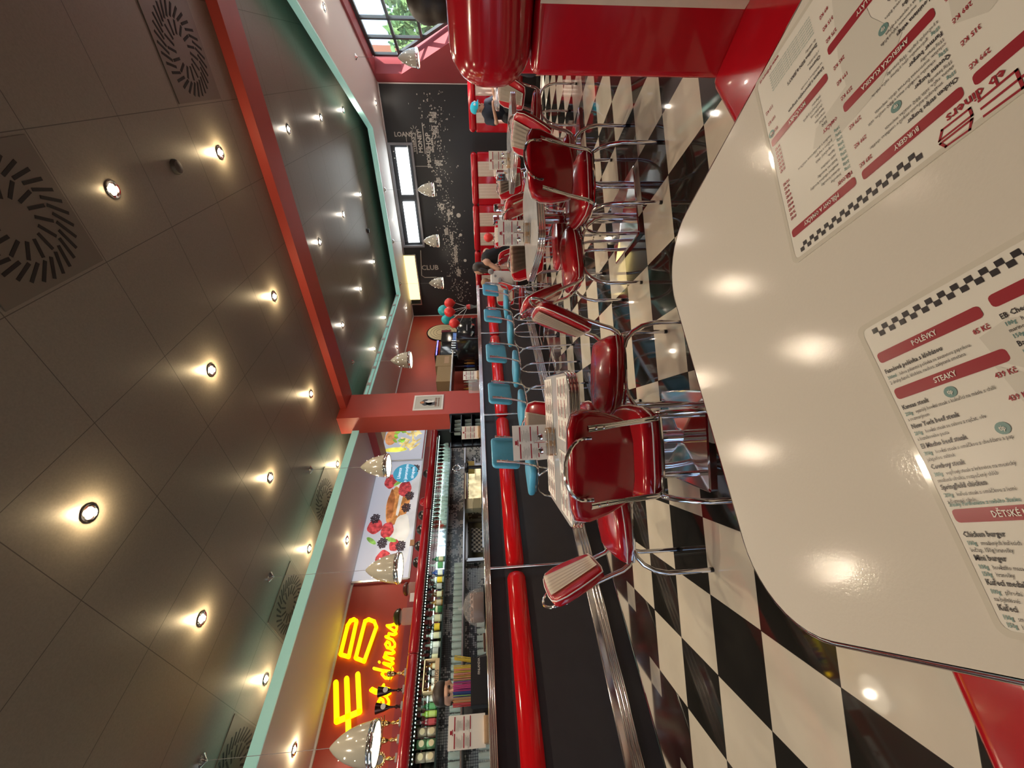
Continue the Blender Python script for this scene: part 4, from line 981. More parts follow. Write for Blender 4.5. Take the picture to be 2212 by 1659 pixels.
for i, (y, z, s_) in enumerate(((4.02, 1.40, .13), (4.02, 1.265, .13), (4.82, 1.37, .12))):
    o = obj('small_box', MB().box((0, 0, s_/2), (.12, .19, s_)), mat('box_cream%d' % i, ((.62, .58, .42), (.40, .38, .26), (.50, .38, .12))[i], .6), smooth=False); o.location = (-5.64, y, z)
    tag(o, ('cream cardboard box, upper of the two in front of the hatch', 'olive cardboard box, lower of the two in front of the hatch', 'yellow striped box near the far end of the hatch')[i], 'box')
hs = tag(obj('hatch_shelf', MB().box((-5.68, 4.2, 1.25), (.34, 2.0, .018)), steel, smooth=False), 'steel shelf in front of the serving hatch', 'shelf')
hs2 = tag(obj('box_ledge', MB().box((-5.68, 4.82, 1.358), (.3, .25, .014)), steel, smooth=False), 'small steel ledge under the yellow striped box', 'shelf')
tb = thing('beer_tap', 'black beer tap topped by a round chrome ring in the middle of the bar', 'tap', (-4.0, 3.42, CT))
k = MB(); k.cyl((0, 0, 0), (0, 0, .18), .022); k.box((0, 0, .20), (.06, .14, .05), r=.015); obj('tap_column', k, blackg, tb)
k = MB(); k.tube([(0, .045*math.cos(2*PI*i/20), .325+.045*math.sin(2*PI*i/20)) for i in range(20)], .006, 8, closed=True); k.cyl((0, 0, .22), (0, 0, .28), .006); obj('ring_badge', k, chrome, tb)
# ================================================================== tables
def ribbed(k, w_, h_, r, z0, z1, n=5):
    rs = []
    steps = [(0, 0)]+ribs(.001, .008, 0.0, 1.0, 3)
    for d, t_ in steps:
        rs.append([Vector((x, y, z0+(z1-z0)*t_)) for x, y in rrect(w_+2*d, h_+2*d, r+d, n)])
    k.rings(rs, False, False); return k
def make_table(name, label, loc, rz, w_=.76, h_=.76, r=.11, mt=tableg, base=.53, group=None):
    t = thing(name, label, 'table', loc, rz, group)
    k = MB(); k.prism(rrect(w_, h_, r, 7), .708, .7585); obj('table_top', k, mt, t, ang=.5)
    obj('edge_trim', ribbed(MB(), w_+.001, h_+.001, r, .706, .757, 7), chrome, t, ang=1.2)
    k = MB(); k.cyl((0, 0, .03), (0, 0, .70), .038, n=20); k.cyl((0, 0, .695), (0, 0, .708), .14, n=24); obj('column', k, chrome, t)
    k = MB(); k.rings([[Vector((x, y, z)) for x, y in rrect(b_, b_, .02, 3)] for b_, z in ((base, 0), (base, .018), (base-.02, .024), (base*.35, .030), (.10, .036))], True, True); obj('base_plate', k, chrome, t, ang=.25)
    return t
R45 = PI/4
tables = {'T1': (-1.67, 1.575, 0, 'small pearl-topped table strewn with menus, nearest to the bar front'), 'T2': (-.915, 3.20, 0, 'pearl-grey chrome-edged table in the middle of the room'),
          'T3': (-.70, 5.20, 0, 'pearl-grey chrome-edged table behind the middle one, in line with the booth gap'), 'T5': (-1.78, 6.55, 0, 'farther chrome-edged table carrying a napkin dispenser, left of the booths')}
for n_, (x, y, _, l) in tables.items(): make_table('dining_table', l, (x, y, 0), R45-(.10 if n_ == 'T1' else 0), group='square diner tables')
make_table('dining_table', 'long table where the boy in the blue cap sits', (-.02, 8.55, 0), 0, 1.15, .70, .08)
# ================================================================== chairs
def make_chair():
    t = thing('dining_chair', 'x', 'chair', group='red and cream diner chairs')
    # seat: D shaped pad
    out = [(-.175, -.205), (-.09, -.215), (.09, -.215), (.175, -.205), (.205, -.13), (.212, 0), (.205, .10), (.175, .175), (.11, .215), (0, .225), (-.11, .215), (-.175, .175), (-.205, .10), (-.212, 0), (-.205, -.13)]
    k = MB(); k.cushion(out, .085, .038, .008, f=lambda u, v, w_: Vector((u, v, .458+w_+.012*v/.2))); obj('seat', k, red, t, ang=1)
    k = MB(); k.tube([(u*1.005, v*1.005, .462+.012*v/.2) for u, v in out], .0032, 6, closed=True); obj('seat_piping', k, piping, t)
    # backrest: a curved pad leaning backwards; local plane u (x), v (up)
    def B(u, v, w_):
        lean = .46; z = .565+v*.93; y = -.205-(z-.44)*lean-w_*.92+.35*u*u*(1) ; return Vector((u, y+.0, z-w_*.35))
    bo = [(-.155, .01), (-.08, -.004), (.08, -.004), (.155, .01), (.178, .06), (.205, .15), (.215, .23), (.200, .282), (.15, .302), (.07, .308), (-.07, .308), (-.15, .302), (-.200, .282), (-.215, .23), (-.205, .15), (-.178, .06)]
    k = MB(); k.cushion(bo, .052, .022, .004, f=B); obj('backrest', k, red, t, ang=1)
    k = MB(); k.tube([B(u*1.012, .15+(v-.15)*1.012, -.014) for u, v in bo], .003, 6, closed=True); obj('back_piping', k, piping, t)
    # cream fluted centre panel on the front of the backrest
    k = MB(); nx, nv = 24, 10; rows_ = []
    for j in range(nv+1):
        v = .012+.284*j/nv; hw = .085+.055*j/nv
        rows_.append([k.bm.verts.new(B(-hw+2*hw*i/nx, v, -.036-.004*abs(math.sin(PI*i/nx*6)))) for i in range(nx+1)])
    for j in range(nv):
        for i in range(nx): k.bm.faces.new((rows_[j][i], rows_[j][i+1], rows_[j+1][i+1], rows_[j+1][i]))
    ret = bmesh.ops.solidify(k.bm, geom=k.bm.faces[:], thickness=.01)
    obj('cream_panel', k, cream, t, ang=2)
    # chrome handle over the top edge
    k = MB(); P = []
    for i in range(13):
        a = PI*i/12; u = .115*math.cos(a); P.append(B(u, .262+.088*math.sin(a), .036))
    k.tube([P[0]-Vector((0, 0, .03))]+P+[P[-1]-Vector((0, 0, .03))], .0075, 8); obj('handle', k, chrome, t)
    # chrome frame: back posts, seat ring, curved legs
    for s in (-1, 1):
        k = MB(); k.tube([(s*.160, -.205, .425), (s*.162, -.222, .438), (s*.160, -.245, .47), (s*.157, -.262, .52), (s*.152, -.30, .62), (s*.148, -.338, .70), (s*.146, -.366, .775)], [.0125]*5+[.015, .019], 10)
        for z_, y_ in ((.70, -.352), (.735, -.368)): k.sph((s*.147, y_, z_), .007, 8, 5)
        obj('back_post', k, chrome, t)
    k = MB(); k.tube([(-.160, -.205, .412), (-.19, -.10, .412), (-.19, .08, .412), (-.15, .17, .412), (0, .195, .412), (.15, .17, .412), (.19, .08, .412), (.19, -.10, .412), (.160, -.205, .412), (.06, -.215, .412), (-.06, -.215, .412)], .010, 8, closed=True); obj('seat_frame', k, chrome, t)
    for s in (-1, 1):
        for f, nm in ((-1, 'rear'), (1, 'front')):
            y0 = -.16 if f < 0 else .10; y1 = -.265 if f < 0 else .235
            pts = [(s*.175, y0-f*.02, .408), (s*.180, y0+f*.02, .398), (s*.184, y0+(y1-y0)*.55, .365), (s*.187, y0+(y1-y0)*.85, .31), (s*.190, y1, .24), (s*.190, y1, .12), (s*.190, y1, .018)]
            k = MB(); k.tube(pts, .0125, 10); lg = obj('leg', k, chrome, t)
            k = MB(); k.cyl((s*.190, y1, 0), (s*.190, y1, .022), .0125, n=10); obj('foot_cap', k, blackg, lg)
    return t
ch = make_chair(); first_chair = [True]
def chair(x, y, face, label, group='red and cream diner chairs'):
    rz = rad(face-90)
    if first_chair[0]:
        first_chair[0] = False; ch.location = (x, y, 0); ch.rotation_euler = (0, 0, rz); ch['label'] = label; ch['group'] = group; return ch
    return dup(ch, (x, y, 0), rz, label, group)
def round_t(cx_, cy_, specs, off=0):
    for a, dd, l, tw in specs:
        chair(cx_+dd*math.cos(rad(a)), cy_+dd*math.sin(rad(a)), a+180+tw, l)
round_t(-1.67, 1.575, [(-51, .375, 'red diner chair with its back to the camera at the menu-covered table', 0), (39, .37, 'red diner chair seen side-on, far right of the menu-covered table', 0), (219, .43, 'red and cream diner chair in front of the black bar, left of the menu-covered table', 6), (129, .39, 'red and cream chair between the menu-covered table and the teal stools', 0)])
round_t(-.915, 3.20, [(-47, .35, 'red diner chair with its back to the camera at the middle table', -4), (46, .37, 'red and cream diner chair on the window side of the middle table', 0), (225, .33, 'dark red chair seen from behind, on the bar side of the middle table', 0), (135, .38, 'red and cream fluted chair on the far side of the middle table', 0)])
round_t(-.70, 5.20, [(45, .34, 'red and cream chair on the window side of the table behind the middle one', 0), (225, .40, 'plum red chair seen from behind, bar side of the table behind the middle one', 0), (135, .36, 'red and cream chair on the far side of the table behind the middle one', 0)])
round_t(-1.78, 6.55, [(-45, .38, 'red chair turned away, near side of the farther table with napkins', 0), (45, .36, 'cream-backed chair on the booth side of the farther table with napkins', 0), (225, .38, 'red chair on the bar side of the farther table with napkins', 0), (135, .36, 'red chair at the far left of the farther table with napkins', 0)])
chair(-2.62, 7.55, 118, 'red chair with a yellow-stringed balloon, beside the leaning woman')
chair(-3.10, 6.22, -84, 'red and cream chair partly hidden behind the farthest teal stool')

# teal bar stools
def make_stool():
    t = thing('bar_stool', 'x', 'stool', group='teal bar stools')
    so_ = rrect(.38, .38, .07, 4)
    k = MB(); k.cushion(so_, .062, .028, .006, f=lambda u, v, w_: Vector((u, v, .745+w_))); obj('seat', k, teal, t, ang=1)
    def B(u, v, w_): return Vector((u, -.235-.14*v*1.0-w_+.25*u*u, .865+v))
    k = MB(); k.cushion(rrect(.345, .245, .035, 4, 0, .122), .045, .02, .003, f=B); obj('backrest', k, teal, t, ang=1)
    for s in (-1, 1):
        k = MB(); k.tube([(s*.155, -.12, .705), (s*.16, -.19, .705), (s*.16, -.235, .73), (s*.158, -.262, .80), (s*.150, -.285, .90), (s*.145, -.305, 1.03), (s*.145, -.308, 1.07)], [.010]*5+[.013, .015], 10)
        for z_ in (.98, 1.03): k.sph((s*.145, -.315, z_), .007, 8, 5)
        obj('back_post', k, chrome, t)
    k = MB(); k.tube([(x, y, .700) for x, y in rrect(.34, .34, .06, 3)], .010, 8, closed=True); obj('seat_frame', k, chrome, t)
    for s in (-1, 1):
        for f in (-1, 1):
            k = MB(); k.tube([(s*.16, f*.06, .698), (s*.165, f*.12, .68), (s*.17, f*.175, .63), (s*.172, f*.20, .56), (s*.174, f*.205, .48), (s*.176, f*.21, .3), (s*.178, f*.215, .015)], .0105, 10); lg = obj('leg', k, chrome, t)
            k = MB(); k.cyl((s*.178, f*.215, 0), (s*.178, f*.215, .02), .0125, n=10); obj('foot_cap', k, blackg, lg)
    k = MB(); k.tube([(x, y, .28) for x, y in rrect(.355, .42, .03, 3)], .008, 8, closed=True); obj('footrest', k, chrome, t)
    return t
s0_ = make_stool()
for i, (y, l) in enumerate(((2.50, 'teal bar stool nearest the camera'), (3.34, 'second teal bar stool from the camera, beside the red column foot'), (4.13, 'third and middle teal bar stool'), (5.06, 'fourth teal bar stool from the camera'), (5.90, 'teal bar stool farthest from the camera, under the balloons'))):
    if i == 0: s0_.location = (-3.0, y, 0); s0_.rotation_euler = (0, 0, PI/2); s0_['label'] = l
    else: dup(s0_, (-3.0, y, 0), PI/2+(.05, -.03, .04, 0)[i-1], l)

# ================================================================== things on the tables
dup(ms, (-1.79, 1.70, .7585), rad(46), 'menu stand with printed menus on the nearest small table', 'menu stands on the tables', (1.1, 1.1, 1.0))
dup(ms, (-1.04, 3.26, .7585), rad(14), 'menu stand with printed menu on the middle table', 'menu stands on the tables')
dup(ms, (-.84, 5.18, .7585), rad(8), 'menu stand on the table behind the middle one', 'menu stands on the tables')
cd_n = 0
def caddy(loc, rz, label):
    t = thing('condiment_caddy', label, 'caddy', loc, rz, 'chrome condiment caddies')
    k = MB(); k.tube([(x, y, .045) for x, y in rrect(.15, .085, .02, 3)], .003, 6, closed=True); k.tube([(x, y, .003) for x, y in rrect(.15, .085, .02, 3)], .003, 6, closed=True)
    k.tube([(0, -.04, .045), (0, -.04, .12), (0, .04, .12), (0, .04, .045)], .003, 6); k.box((0, 0, .003), (.15, .085, .003)); obj('wire_rack', k, chrome, t)
    for i, x in enumerate((-.045, .03)):
        k = MB(); k.lathe([(.022, .005), (.024, .01), (.021, .07), (.018, .075)], n=14); j = obj('shaker', k, tglass, t, loc=(x, 0, 0))
        k = MB(); k.lathe([(.021, .074), (.021, .088), (.012, .10), (.001, .101)], n=14); obj('lid', k, chrome, j)
    return t
caddy((-1.71, 1.62, .7585), rad(46), 'chrome condiment caddy in front of the menus on the nearest small table')
caddy((-1.0, 3.14, .7585), rad(14), 'chrome condiment caddy in front of the menu on the middle table')
caddy((-.80, 5.07, .7585), rad(8), 'chrome condiment caddy on the table behind the middle one')
def napkins(loc, rz, label):
    t = thing('napkin_dispenser', label, 'napkin dispenser', loc, rz, 'napkin dispensers')
    k = MB(); k.box((0, 0, .075), (.10, .12, .15), r=.012); obj('casing', k, chrome, t)
    k = MB(); k.box((.052, 0, .075), (.004, .07, .10)); obj('napkins', k, paperw, t, smooth=False)
napkins((-1.60, 6.14, .7585), .3, 'chrome napkin dispenser on the farther table, window end')
napkins((-1.86, 6.45, .7585), .9, 'chrome napkin dispenser on the farther table, bar end')
napkins((-1.0, 5.30, .7585), .9, 'chrome napkin dispenser on the table behind the middle one')
# glass of orange drink
gd = thing('drink_glass', 'tall glass of orange drink with a yellow straw near the boy in the blue cap', 'drink', (-.24, 8.42, .7585))
k = MB(); k.lathe([(.035, 0), (.04, .01), (.045, .16), (.043, .16), (.036, .012), (.001, .012)], n=18, cap=False); obj('glass_body', k, tglass, gd)
k = MB(); k.lathe([(.034, .012), (.042, .145), (.001, .145)], n=18); obj('drink', k, orange, gd)
k = MB(); k.cyl((0, 0, .03), (.015, 0, .25), .004, n=7); obj('straw', k, strawy, gd)
# ================================================================== booth benches
def bench(name, label, loc, rz, L, stripes, H=1.24, zt=1.10, depth=.55, rr=.07, roll=.20, group=None, seat_z=.46, ext=.04, seat_s=None):
    """local: x along the bench 0..L, front faces -y; backrest front plane at y=0"""
    t = thing(name, label, 'bench', loc, rz, group)
    k = MB(); k.box((L/2, -.02-depth/2+.12, .12), (L-.06, depth-.10, .24)); obj('plinth', k, dark, t, smooth=False)
    sr = .035 if zt < 1 else .06
    k = MB(); k.box((L/2, -depth/2+.02, .36), (L+(.04 if zt < 1 else 0), depth, .22), r=sr, seg=4); obj('seat', k, red, t, ang=1)
    k = MB(); k.box((L/2, .07, (.30+zt)/2), (L, .14, zt-.30), r=.025, seg=3); obj('backrest', k, red, t, ang=1)
    k = MB(); k.box((L/2, .07, (zt+H)/2), (L+2*ext, roll, H-zt), r=rr, seg=6); obj('top_roll', k, red, t, ang=1)
    if seat_s:
        a, b_ = seat_s; k = MB(); k.box(((a+b_)/2, -depth/2-.02, .36), (b_-a, depth-.06, .232), r=.04, seg=4); obj('seat_stripe', k, cream, t, ang=1)
    for a, b_ in stripes:
        k = MB(); n_ = max(4, int((b_-a)/.055)); rows_ = []
        for z in [seat_z+.01+(zt-seat_z-.02)*j/2 for j in range(3)]:
            rows_.append([k.bm.verts.new((a+(b_-a)*i/(n_*4), -.006-.008*abs(math.sin(PI*i/4)), z)) for i in range(n_*4+1)])
        for j in range(2):
            for i in range(n_*4): k.bm.faces.new((rows_[j][i], rows_[j][i+1], rows_[j+1][i+1], rows_[j+1][i]))
        obj('cream_panel', k, cream, t, ang=2)
    return t
# the near booth bench across the white table
a_ = math.atan2(-.41, .91)
bench('booth_bench', 'large dark red booth bench with a padded top roll, right behind the white table', (-.026, 1.406, 0), a_, 1.55, [(.165, 1.40)], 1.217, .998, .52, .095, .24, ext=.035)
# far benches
bench('booth_bench', 'booth bench with the boy in the blue cap', (-1.04, 9.45, 0), 0, 1.5, [(.16, .47), (.60, .86), (.99, 1.3)], 1.235, 1.10, .6, ext=0, group='booth benches along the mural')
bench('booth_bench', 'booth bench section right of the red balloon, with two cream stripes', (-2.405, 9.45, 0), 0, 1.02, [(.14, .435), (.575, .855)], 1.235, 1.10, .6, ext=0, group='booth benches along the mural')
bench('booth_bench', 'booth bench section behind the red balloon', (-3.427, 9.45, 0), 0, 1.02, [(.14, .435), (.575, .865)], 1.235, 1.10, .6, ext=0, group='booth benches along the mural')
bench('booth_bench', 'booth bench section behind the baby in the highchair', (-4.449, 9.45, 0), 0, 1.02, [(.14, .435), (.575, .865)], 1.235, 1.10, .6, ext=0, group='booth benches along the mural')
bench('booth_bench', 'red booth seat end with black base, seen beneath the near top roll', (-.03, 7.62, 0), 0, 1.3, [(.2, 1.1)], 1.2, 1.06, .55)

# ================================================================== our table and its menus
ax = math.atan2(-.455, .89)
c_, s_ = math.cos(ax), math.sin(ax)
# near-left corner region: end edge, far edge and near edge measured on the top plane
ot = thing('white_table', 'white laminate table filling the lower right, with two laminated menus', 'table', (0, 0, 0))
ctr = Vector((-.335, .805)); W_, L_ = .0, 0
ux, uy = Vector((c_, s_)), Vector((-s_, c_))       # long axis (to the right), short axis (away)
fl = Vector((-.33, .862))                          # far-left outer corner (before rounding)
nl = fl-uy*.72
P = []
def corner(c0, a0): return [(c0.x+.125*math.cos(a0+ax+PI/2*i/10), c0.y+.125*math.sin(a0+ax+PI/2*i/10)) for i in range(11)]
LX = 1.45
P += corner(fl+ux*.125-uy*.125, PI/2)
P += corner(nl+ux*.125+uy*.125, PI)
P += corner(nl+ux*(LX-.125)+uy*.125, 1.5*PI)
P += corner(fl+ux*(LX-.125)-uy*.125, 0)
k = MB(); k.prism(P, .712, .750); obj('table_top', k, tablew, ot, ang=.5)
cen = Vector((sum(p[0] for p in P)/len(P), sum(p[1] for p in P)/len(P)))
k = MB(); rs = []
for d, z in [(0, .709)]+ribs(.001, .007, .709, .7503, 3):
    R_ = []
    for i, p in enumerate(P):
        a, b_ = Vector(P[i-1]), Vector(P[(i+1) % len(P)]); n = (b_-a).normalized(); n = Vector((n.y, -n.x)); R_.append(Vector((p[0]+n.x*d, p[1]+n.y*d, z)))
    rs.append(R_)
k.rings(rs, False, False); obj('edge_trim', k, chrome, ot, ang=1)
cc_ = nl+ux*LX/2+uy*.36
k = MB(); k.cyl((cc_.x, cc_.y, .03), (cc_.x, cc_.y, .712), .04, n=20); obj('column', k, chrome, ot)
k = MB(); k.box((cc_.x, cc_.y, .015), (.5, .9, .03), rz=ax+PI/2); obj('base_plate', k, chrome, ot, smooth=False)

bp_ = ux*.82-uy*.71
nb = bench('booth_bench', 'red booth bench whose seat corner shows in the bottom right corner of the photo', (bp_.x, bp_.y, 0), ax+PI, 1.53, [(.2, 1.36)], 1.2, .998, .58, .095, .24, seat_s=(.2, 1.46))
def menu(name, label, TL, TR, BL, z, dz=0):
    TL, TR, BL = map(Vector, (TL, TR, BL)); ex = (TR-TL)/42.0; ey = (BL-TL)/29.7
    t = thing(name, label, 'menu', (TL.x, TL.y, z), 0, 'laminated menus on the white table')
    def W(u, v, d=0): p = ex*u+ey*v; return Vector((p.x, p.y, .0012+d))
    k = MB(); o_ = rrect(42, 29.7, .9, 4, 21, 14.85); k.rings([[W(u, v, d) for u, v in o_] for d in (-.0010, .0)])
    sh_ = obj('laminated_sheet', k, paper, t, smooth=False)
    def rectp(k, u0, v0, u1, v1, r=.35, d=.0003): k.bm.faces.new([k.bm.verts.new(W(u, v, d)) for u, v in rrect(u1-u0, v1-v0, r, 3, (u0+u1)/2, (v0+v1)/2)])
    # seal rim of the laminate
    k = MB(); o1 = rrect(42, 29.7, .9, 4, 21, 14.85); o2 = rrect(40.9, 28.6, .7, 4, 21, 14.85)
    v1 = [k.bm.verts.new(W(u, v, .0003)) for u, v in o1]; v2 = [k.bm.verts.new(W(u, v, .0002)) for u, v in o2]
    for i in range(len(v1)): j = (i+1) % len(v1); k.bm.faces.new((v1[i], v1[j], v2[j], v2[i]))
    obj('laminate_rim', k, mat('laminate_rim_'+name+label[:3], (.74, .70, .62), .08, coat=.5), sh_, smooth=False)
    # grey ghost prints of a jug and glass
    k = MB()
    def poly(pts, d=.00025): k.bm.faces.new([k.bm.verts.new(W(u, v, d)) for u, v in pts])
    poly([(26, 19), (24, 14), (27, 11), (33, 10.5), (35.5, 12), (34.5, 14), (30, 15), (30, 19), (29, 26), (26.5, 27)])
    poly([(9.3, 6.2), (11.5, 5.6), (13.6, 6.6), (14.2, 9.6), (12.4, 11.2), (9.6, 8.6)]); poly([(9.2, 8.8), (12.4, 11.5), (14.6, 17.8), (12.2, 20.5), (9.9, 14.6)], .0002)
    poly([(16, 9), (18.5, 8.2), (20.6, 10), (20, 16), (17.5, 19), (16.2, 15)])
    obj('ghost_print', k, mat('ghost_'+label[:4]+str(int(TL.x*1000)), (.74, .71, .65), .28, spec=.2), sh_, smooth=False)
    K = {m_: MB() for m_ in ('b', 'r', 'g', 'y', 'w')}
    def tx(s, u, v, size, m_='b', bold=.0, d=.0005, al='LEFT', xs=.74): text_mb(s, size, lambda x, y, q: W(u+x*xs, v-y, d), bold=bold, mb=K[m_], align=al, res=1)
    # chequer strips
    for u0, u1 in ((1.6, 16.6), (25.4, 40.4)):
        n_ = 27; st_ = (u1-u0)/n_
        for i in range(n_):
            for j in range(2):
                if (i+j) % 2 == 0:
                    uu = u0+i*st_; vv = .95+j*st_; K['b'].bm.faces.new([K['b'].bm.verts.new(W(a, b_, .0004)) for a, b_ in ((uu, vv), (uu+st_, vv), (uu+st_, vv+st_), (uu, vv+st_))])
    def hdr(i, v, s):
        u = .9+10.25*i; rectp(K['r'], u, v, u+9.5, v+1.15); tx(s, u+4.75, v+.83, .74, 'w', .012, .0008, 'CENTER')
    def item(u, v, head, lines, price=None, tip=False, pu=9.4):
        v += .45; tx(head, u, v, .66, 'b', .013)
        if tip:
            uu = u+.30*len(head)+.9; c = [(uu+.52*math.cos(2*PI*i/16), v-.25+.52*math.sin(2*PI*i/16)) for i in range(16)]
            K['y'].bm.faces.new([K['y'].bm.verts.new(W(a, b_, .0004)) for a, b_ in c]); tx('tip', uu, v-.08, .58, 'w', .01, .0008, 'CENTER')
        if price: tx(price, u+pu, v-.1, .66, 'r', .013, al='RIGHT')
        for j, ln in enumerate(lines):
            g_ = ln.split('|')
            if len(g_) > 1: tx(g_[0], u, v+.66+.56*j, .50, 'g', .012); tx(g_[1], u+.225*len(g_[0])+.12, v+.66+.56*j, .50, xs=.70)
            else: tx(ln, u, v+.66+.56*j, .50, xs=.70)
    hdr(0, 3.6, 'POLÉVKY'); item(.95, 5.5, 'Fazolová polévka s klobásou', ['300ml|lehce pikantní polévka se zauzenou paprikou,', '2 druhy fazolí, klobása, nachos, zakysaná smetana'], '85 Kč')
    hdr(0, 7.7, 'STEAKY')
    item(.95, 9.5, 'Kansas steak', ['200g|vyzrálý hovězí steak s kukuřicí na másle s chilli', 'a rozmarýnem'], '439 Kč', True)
    item(.95, 11.5, 'New York beef steak', ['200g|hovězí steak se salsou z rajčat, oliv', 'a bazalkového pesta'], '439 Kč')
    item(.95, 13.5, 'El Macho beef steak', ['300g|hovězí steak s omáčkou z cheddaru a pap', 'jalapeños, salátek'], None, True)
    item(.95, 15.5, 'Cowboy steak', ['300g|vepřový steak z krkovice na mexický', 'smažená cibulka, rozpečený chléb'])
    item(.95, 17.4, 'Springfield chicken', ['200g|kuřecí steak s omáčkou z lesní', 'a červené cibule'])
    tx('Steaky Parthenaise z našeho Statku', .95, 19.35, .50, 'g', .01)
    hdr(0, 19.6, 'DĚTSKÉ MENU')
    item(.95, 21.5, 'Chicken burger', ['100g|smažených kuřecích', 'kečup, 150g hranolky'], None, True)
    item(.95, 23.4, 'Mini burger', ['100g|hovězího masa', '150g|hranolky']); item(.95, 25.3, 'Kuřecí medailonky', ['100g|přírodní', 'na bylinkové']); item(.95, 27.2, 'Kuřecí', ['100g|smažené', '150g|hranolky'])
    hdr(1, 3.3, ''); item(11.2, 5.1, 'EB Cheeseburger', ['180g|hovězího masa', 'marinovaná okurka', '150g|hranolky'], '299 Kč'); item(11.2, 7.6, 'Bacon burger', ['180g|hovězího masa', 'steak'], '315 Kč'); item(11.2, 10.1, 'Krokodýl burger', ['180g|z krkovice', 'majonéza'], '289 Kč'); item(11.2, 12.6, 'Pulled burger', ['180g|trhané maso', 'sýr'], '299 Kč')
    hdr(2, 3.3, 'BURGERY')
    item(21.4, 5.0, 'Chicken strips burger', ['150g|smažených kuřecích stripsů v cornflakes, cheddar,', 'slanina, rajče, salát, BBQ omáčka, majonéza', '150g hranolky'], '289 Kč', False, 9.5)
    item(21.4, 7.5, 'Queens burger', ['150g|trhaného hovězího masa v BBQ omáčce, salát', 'coleslaw, marinovaná červená cibule, majonéza', '150g hranolky'], '299 Kč', True, 9.5)
    item(21.4, 10.0, 'Farmer burger', ['150g|grilovaného sýru z farmy, rajče, rukola,', 'z pečených paprik, 150g hranolky'], '279 Kč', False, 9.5)
    hdr(2, 12.2, 'AMERICKÁ KLASIKA')
    item(21.4, 14.0, 'Louisiana wings', ['300g|marinovaná kuřecí křídla', 'smažená s cayenne pepřem'], '259 Kč', False, 9.5); item(21.4, 16.1, 'Spicy Ribs', ['400g|marinovaná žebra', 's omáčkou BBQ'], '199 Kč', True, 9.5); item(21.4, 18.2, 'Club sandwich', ['s hranolkami'], '285 Kč')
    hdr(2, 20.4, 'SALÁTY'); item(21.4, 22.2, 'Caesar', ['s parmazánem'], '275 Kč'); item(21.4, 24.0, 'Farmářský salát', ['s hovězím masem'], '315 Kč'); item(21.4, 25.8, 'Coleslaw', ['domácí'], '89 Kč')
    hdr(3, 3.5, 'PŘÍLOHY A OMÁČKY')
    tx('PŘÍLOHY', 31.8, 5.5, .62, 'r', .02); lines = ['hranolky', 'domácí hranolky', 'smažené cibulové kroužky', 'batátové hranolky', 'salát coleslaw', 'fazole', 'rozpečený chléb', 'pečivo s teplým', 'nachos s cheddarovou omáčkou']
    for j, l_ in enumerate(lines): tx('200g', 31.8, 6.3+j*.66, .50, 'g', .01); tx(l_, 33.0, 6.3+j*.66, .52); tx(('69', '75', '89', '89', '89', '69', '8', '35', '145')[j]+' Kč', 40.8, 6.3+j*.66, .50, 'r', .02, al='RIGHT')
    tx('OMÁČKY', 31.8, 12.9, .62, 'r', .02)
    for j, l_ in enumerate(('BBQ', 'kečup', 'majonéza', 'tatarská', 'cheddarová', 'z pečených paprik', 'jalapeño')): tx(l_, 33.0, 13.7+j*.60, .52); tx('35 Kč', 40.8, 13.7+j*.60, .50, 'r', .02, al='RIGHT')
    hdr(3, 17.9, 'MOUČNÍKY'); item(31.8, 19.7, 'Lívance s javorovým sirupem', ['se šlehačkou a ovocem'], '155 Kč', True, 9.2); item(31.8, 21.5, 'Churros', ['s čokoládou'], '109 Kč', False, 9.2); item(31.8, 23.3, "Zmrzlina BEN & JERRY'S", ['dle nabídky'], '110 Kč', False, 9.2)
    for j in range(7): tx('alergeny uvedené v závorkách podle zákona obsahují jednotlivá jídla', 31.8, 25.4+j*.42, .36, 'g')
    tx('www.ebdiners.cz', 40.8, 29.0, .74, 'r', .013, al='RIGHT')
    # logo: fork and burger
    def st(pts, wd, closed=False):
        q = pts+[pts[0]] if closed else pts
        for i in range(len(q)-1):
            a, b_ = Vector(q[i]), Vector(q[i+1]); n = (b_-a).normalized()*wd/2; m_ = Vector((-n.y, n.x)); K['r'].bm.faces.new([K['r'].bm.verts.new(W(p_.x, p_.y, .0004)) for p_ in (a-n-m_, b_+n-m_, b_+n+m_, a-n+m_)])
    st([(16.8, 1.2), (20.7, 1.2)], .22); st([(20.7, .45), (18.3, .35), (18.3, 2.0), (20.7, 1.95)], .22)
    st([(21.8, .25), (23.6, .35), (23.9, .95), (21.5, .95)], .20, True); st([(21.4, 1.25), (23.9, 1.25), (23.5, 2.0), (21.4, 1.95)], .20, True)
    tx('eb diners', 20.9, 2.95, 1.25, 'r', .03, al='CENTER', xs=.9)
    obj('black_print', K['b'], inkblk, sh_, smooth=False); obj('red_print', K['r'], inkred, sh_, smooth=False)
    obj('teal_print', K['g'], inkgrn, sh_, smooth=False); obj('tip_badges', K['y'], inkgrn, sh_, smooth=False); obj('white_print', K['w'], inkwht, sh_, smooth=False)
    return t
menu('menu', 'laminated menu lying upside down, its far edge over the table rim by the booth', (.138, .232), (-.20, .482), (.32, .454), .750)
menu('menu', 'laminated menu nearest the camera with the POLÉVKY and STEAKY headings upright', (-.223, .357), (.138, .143), (-.36, .101), .750)
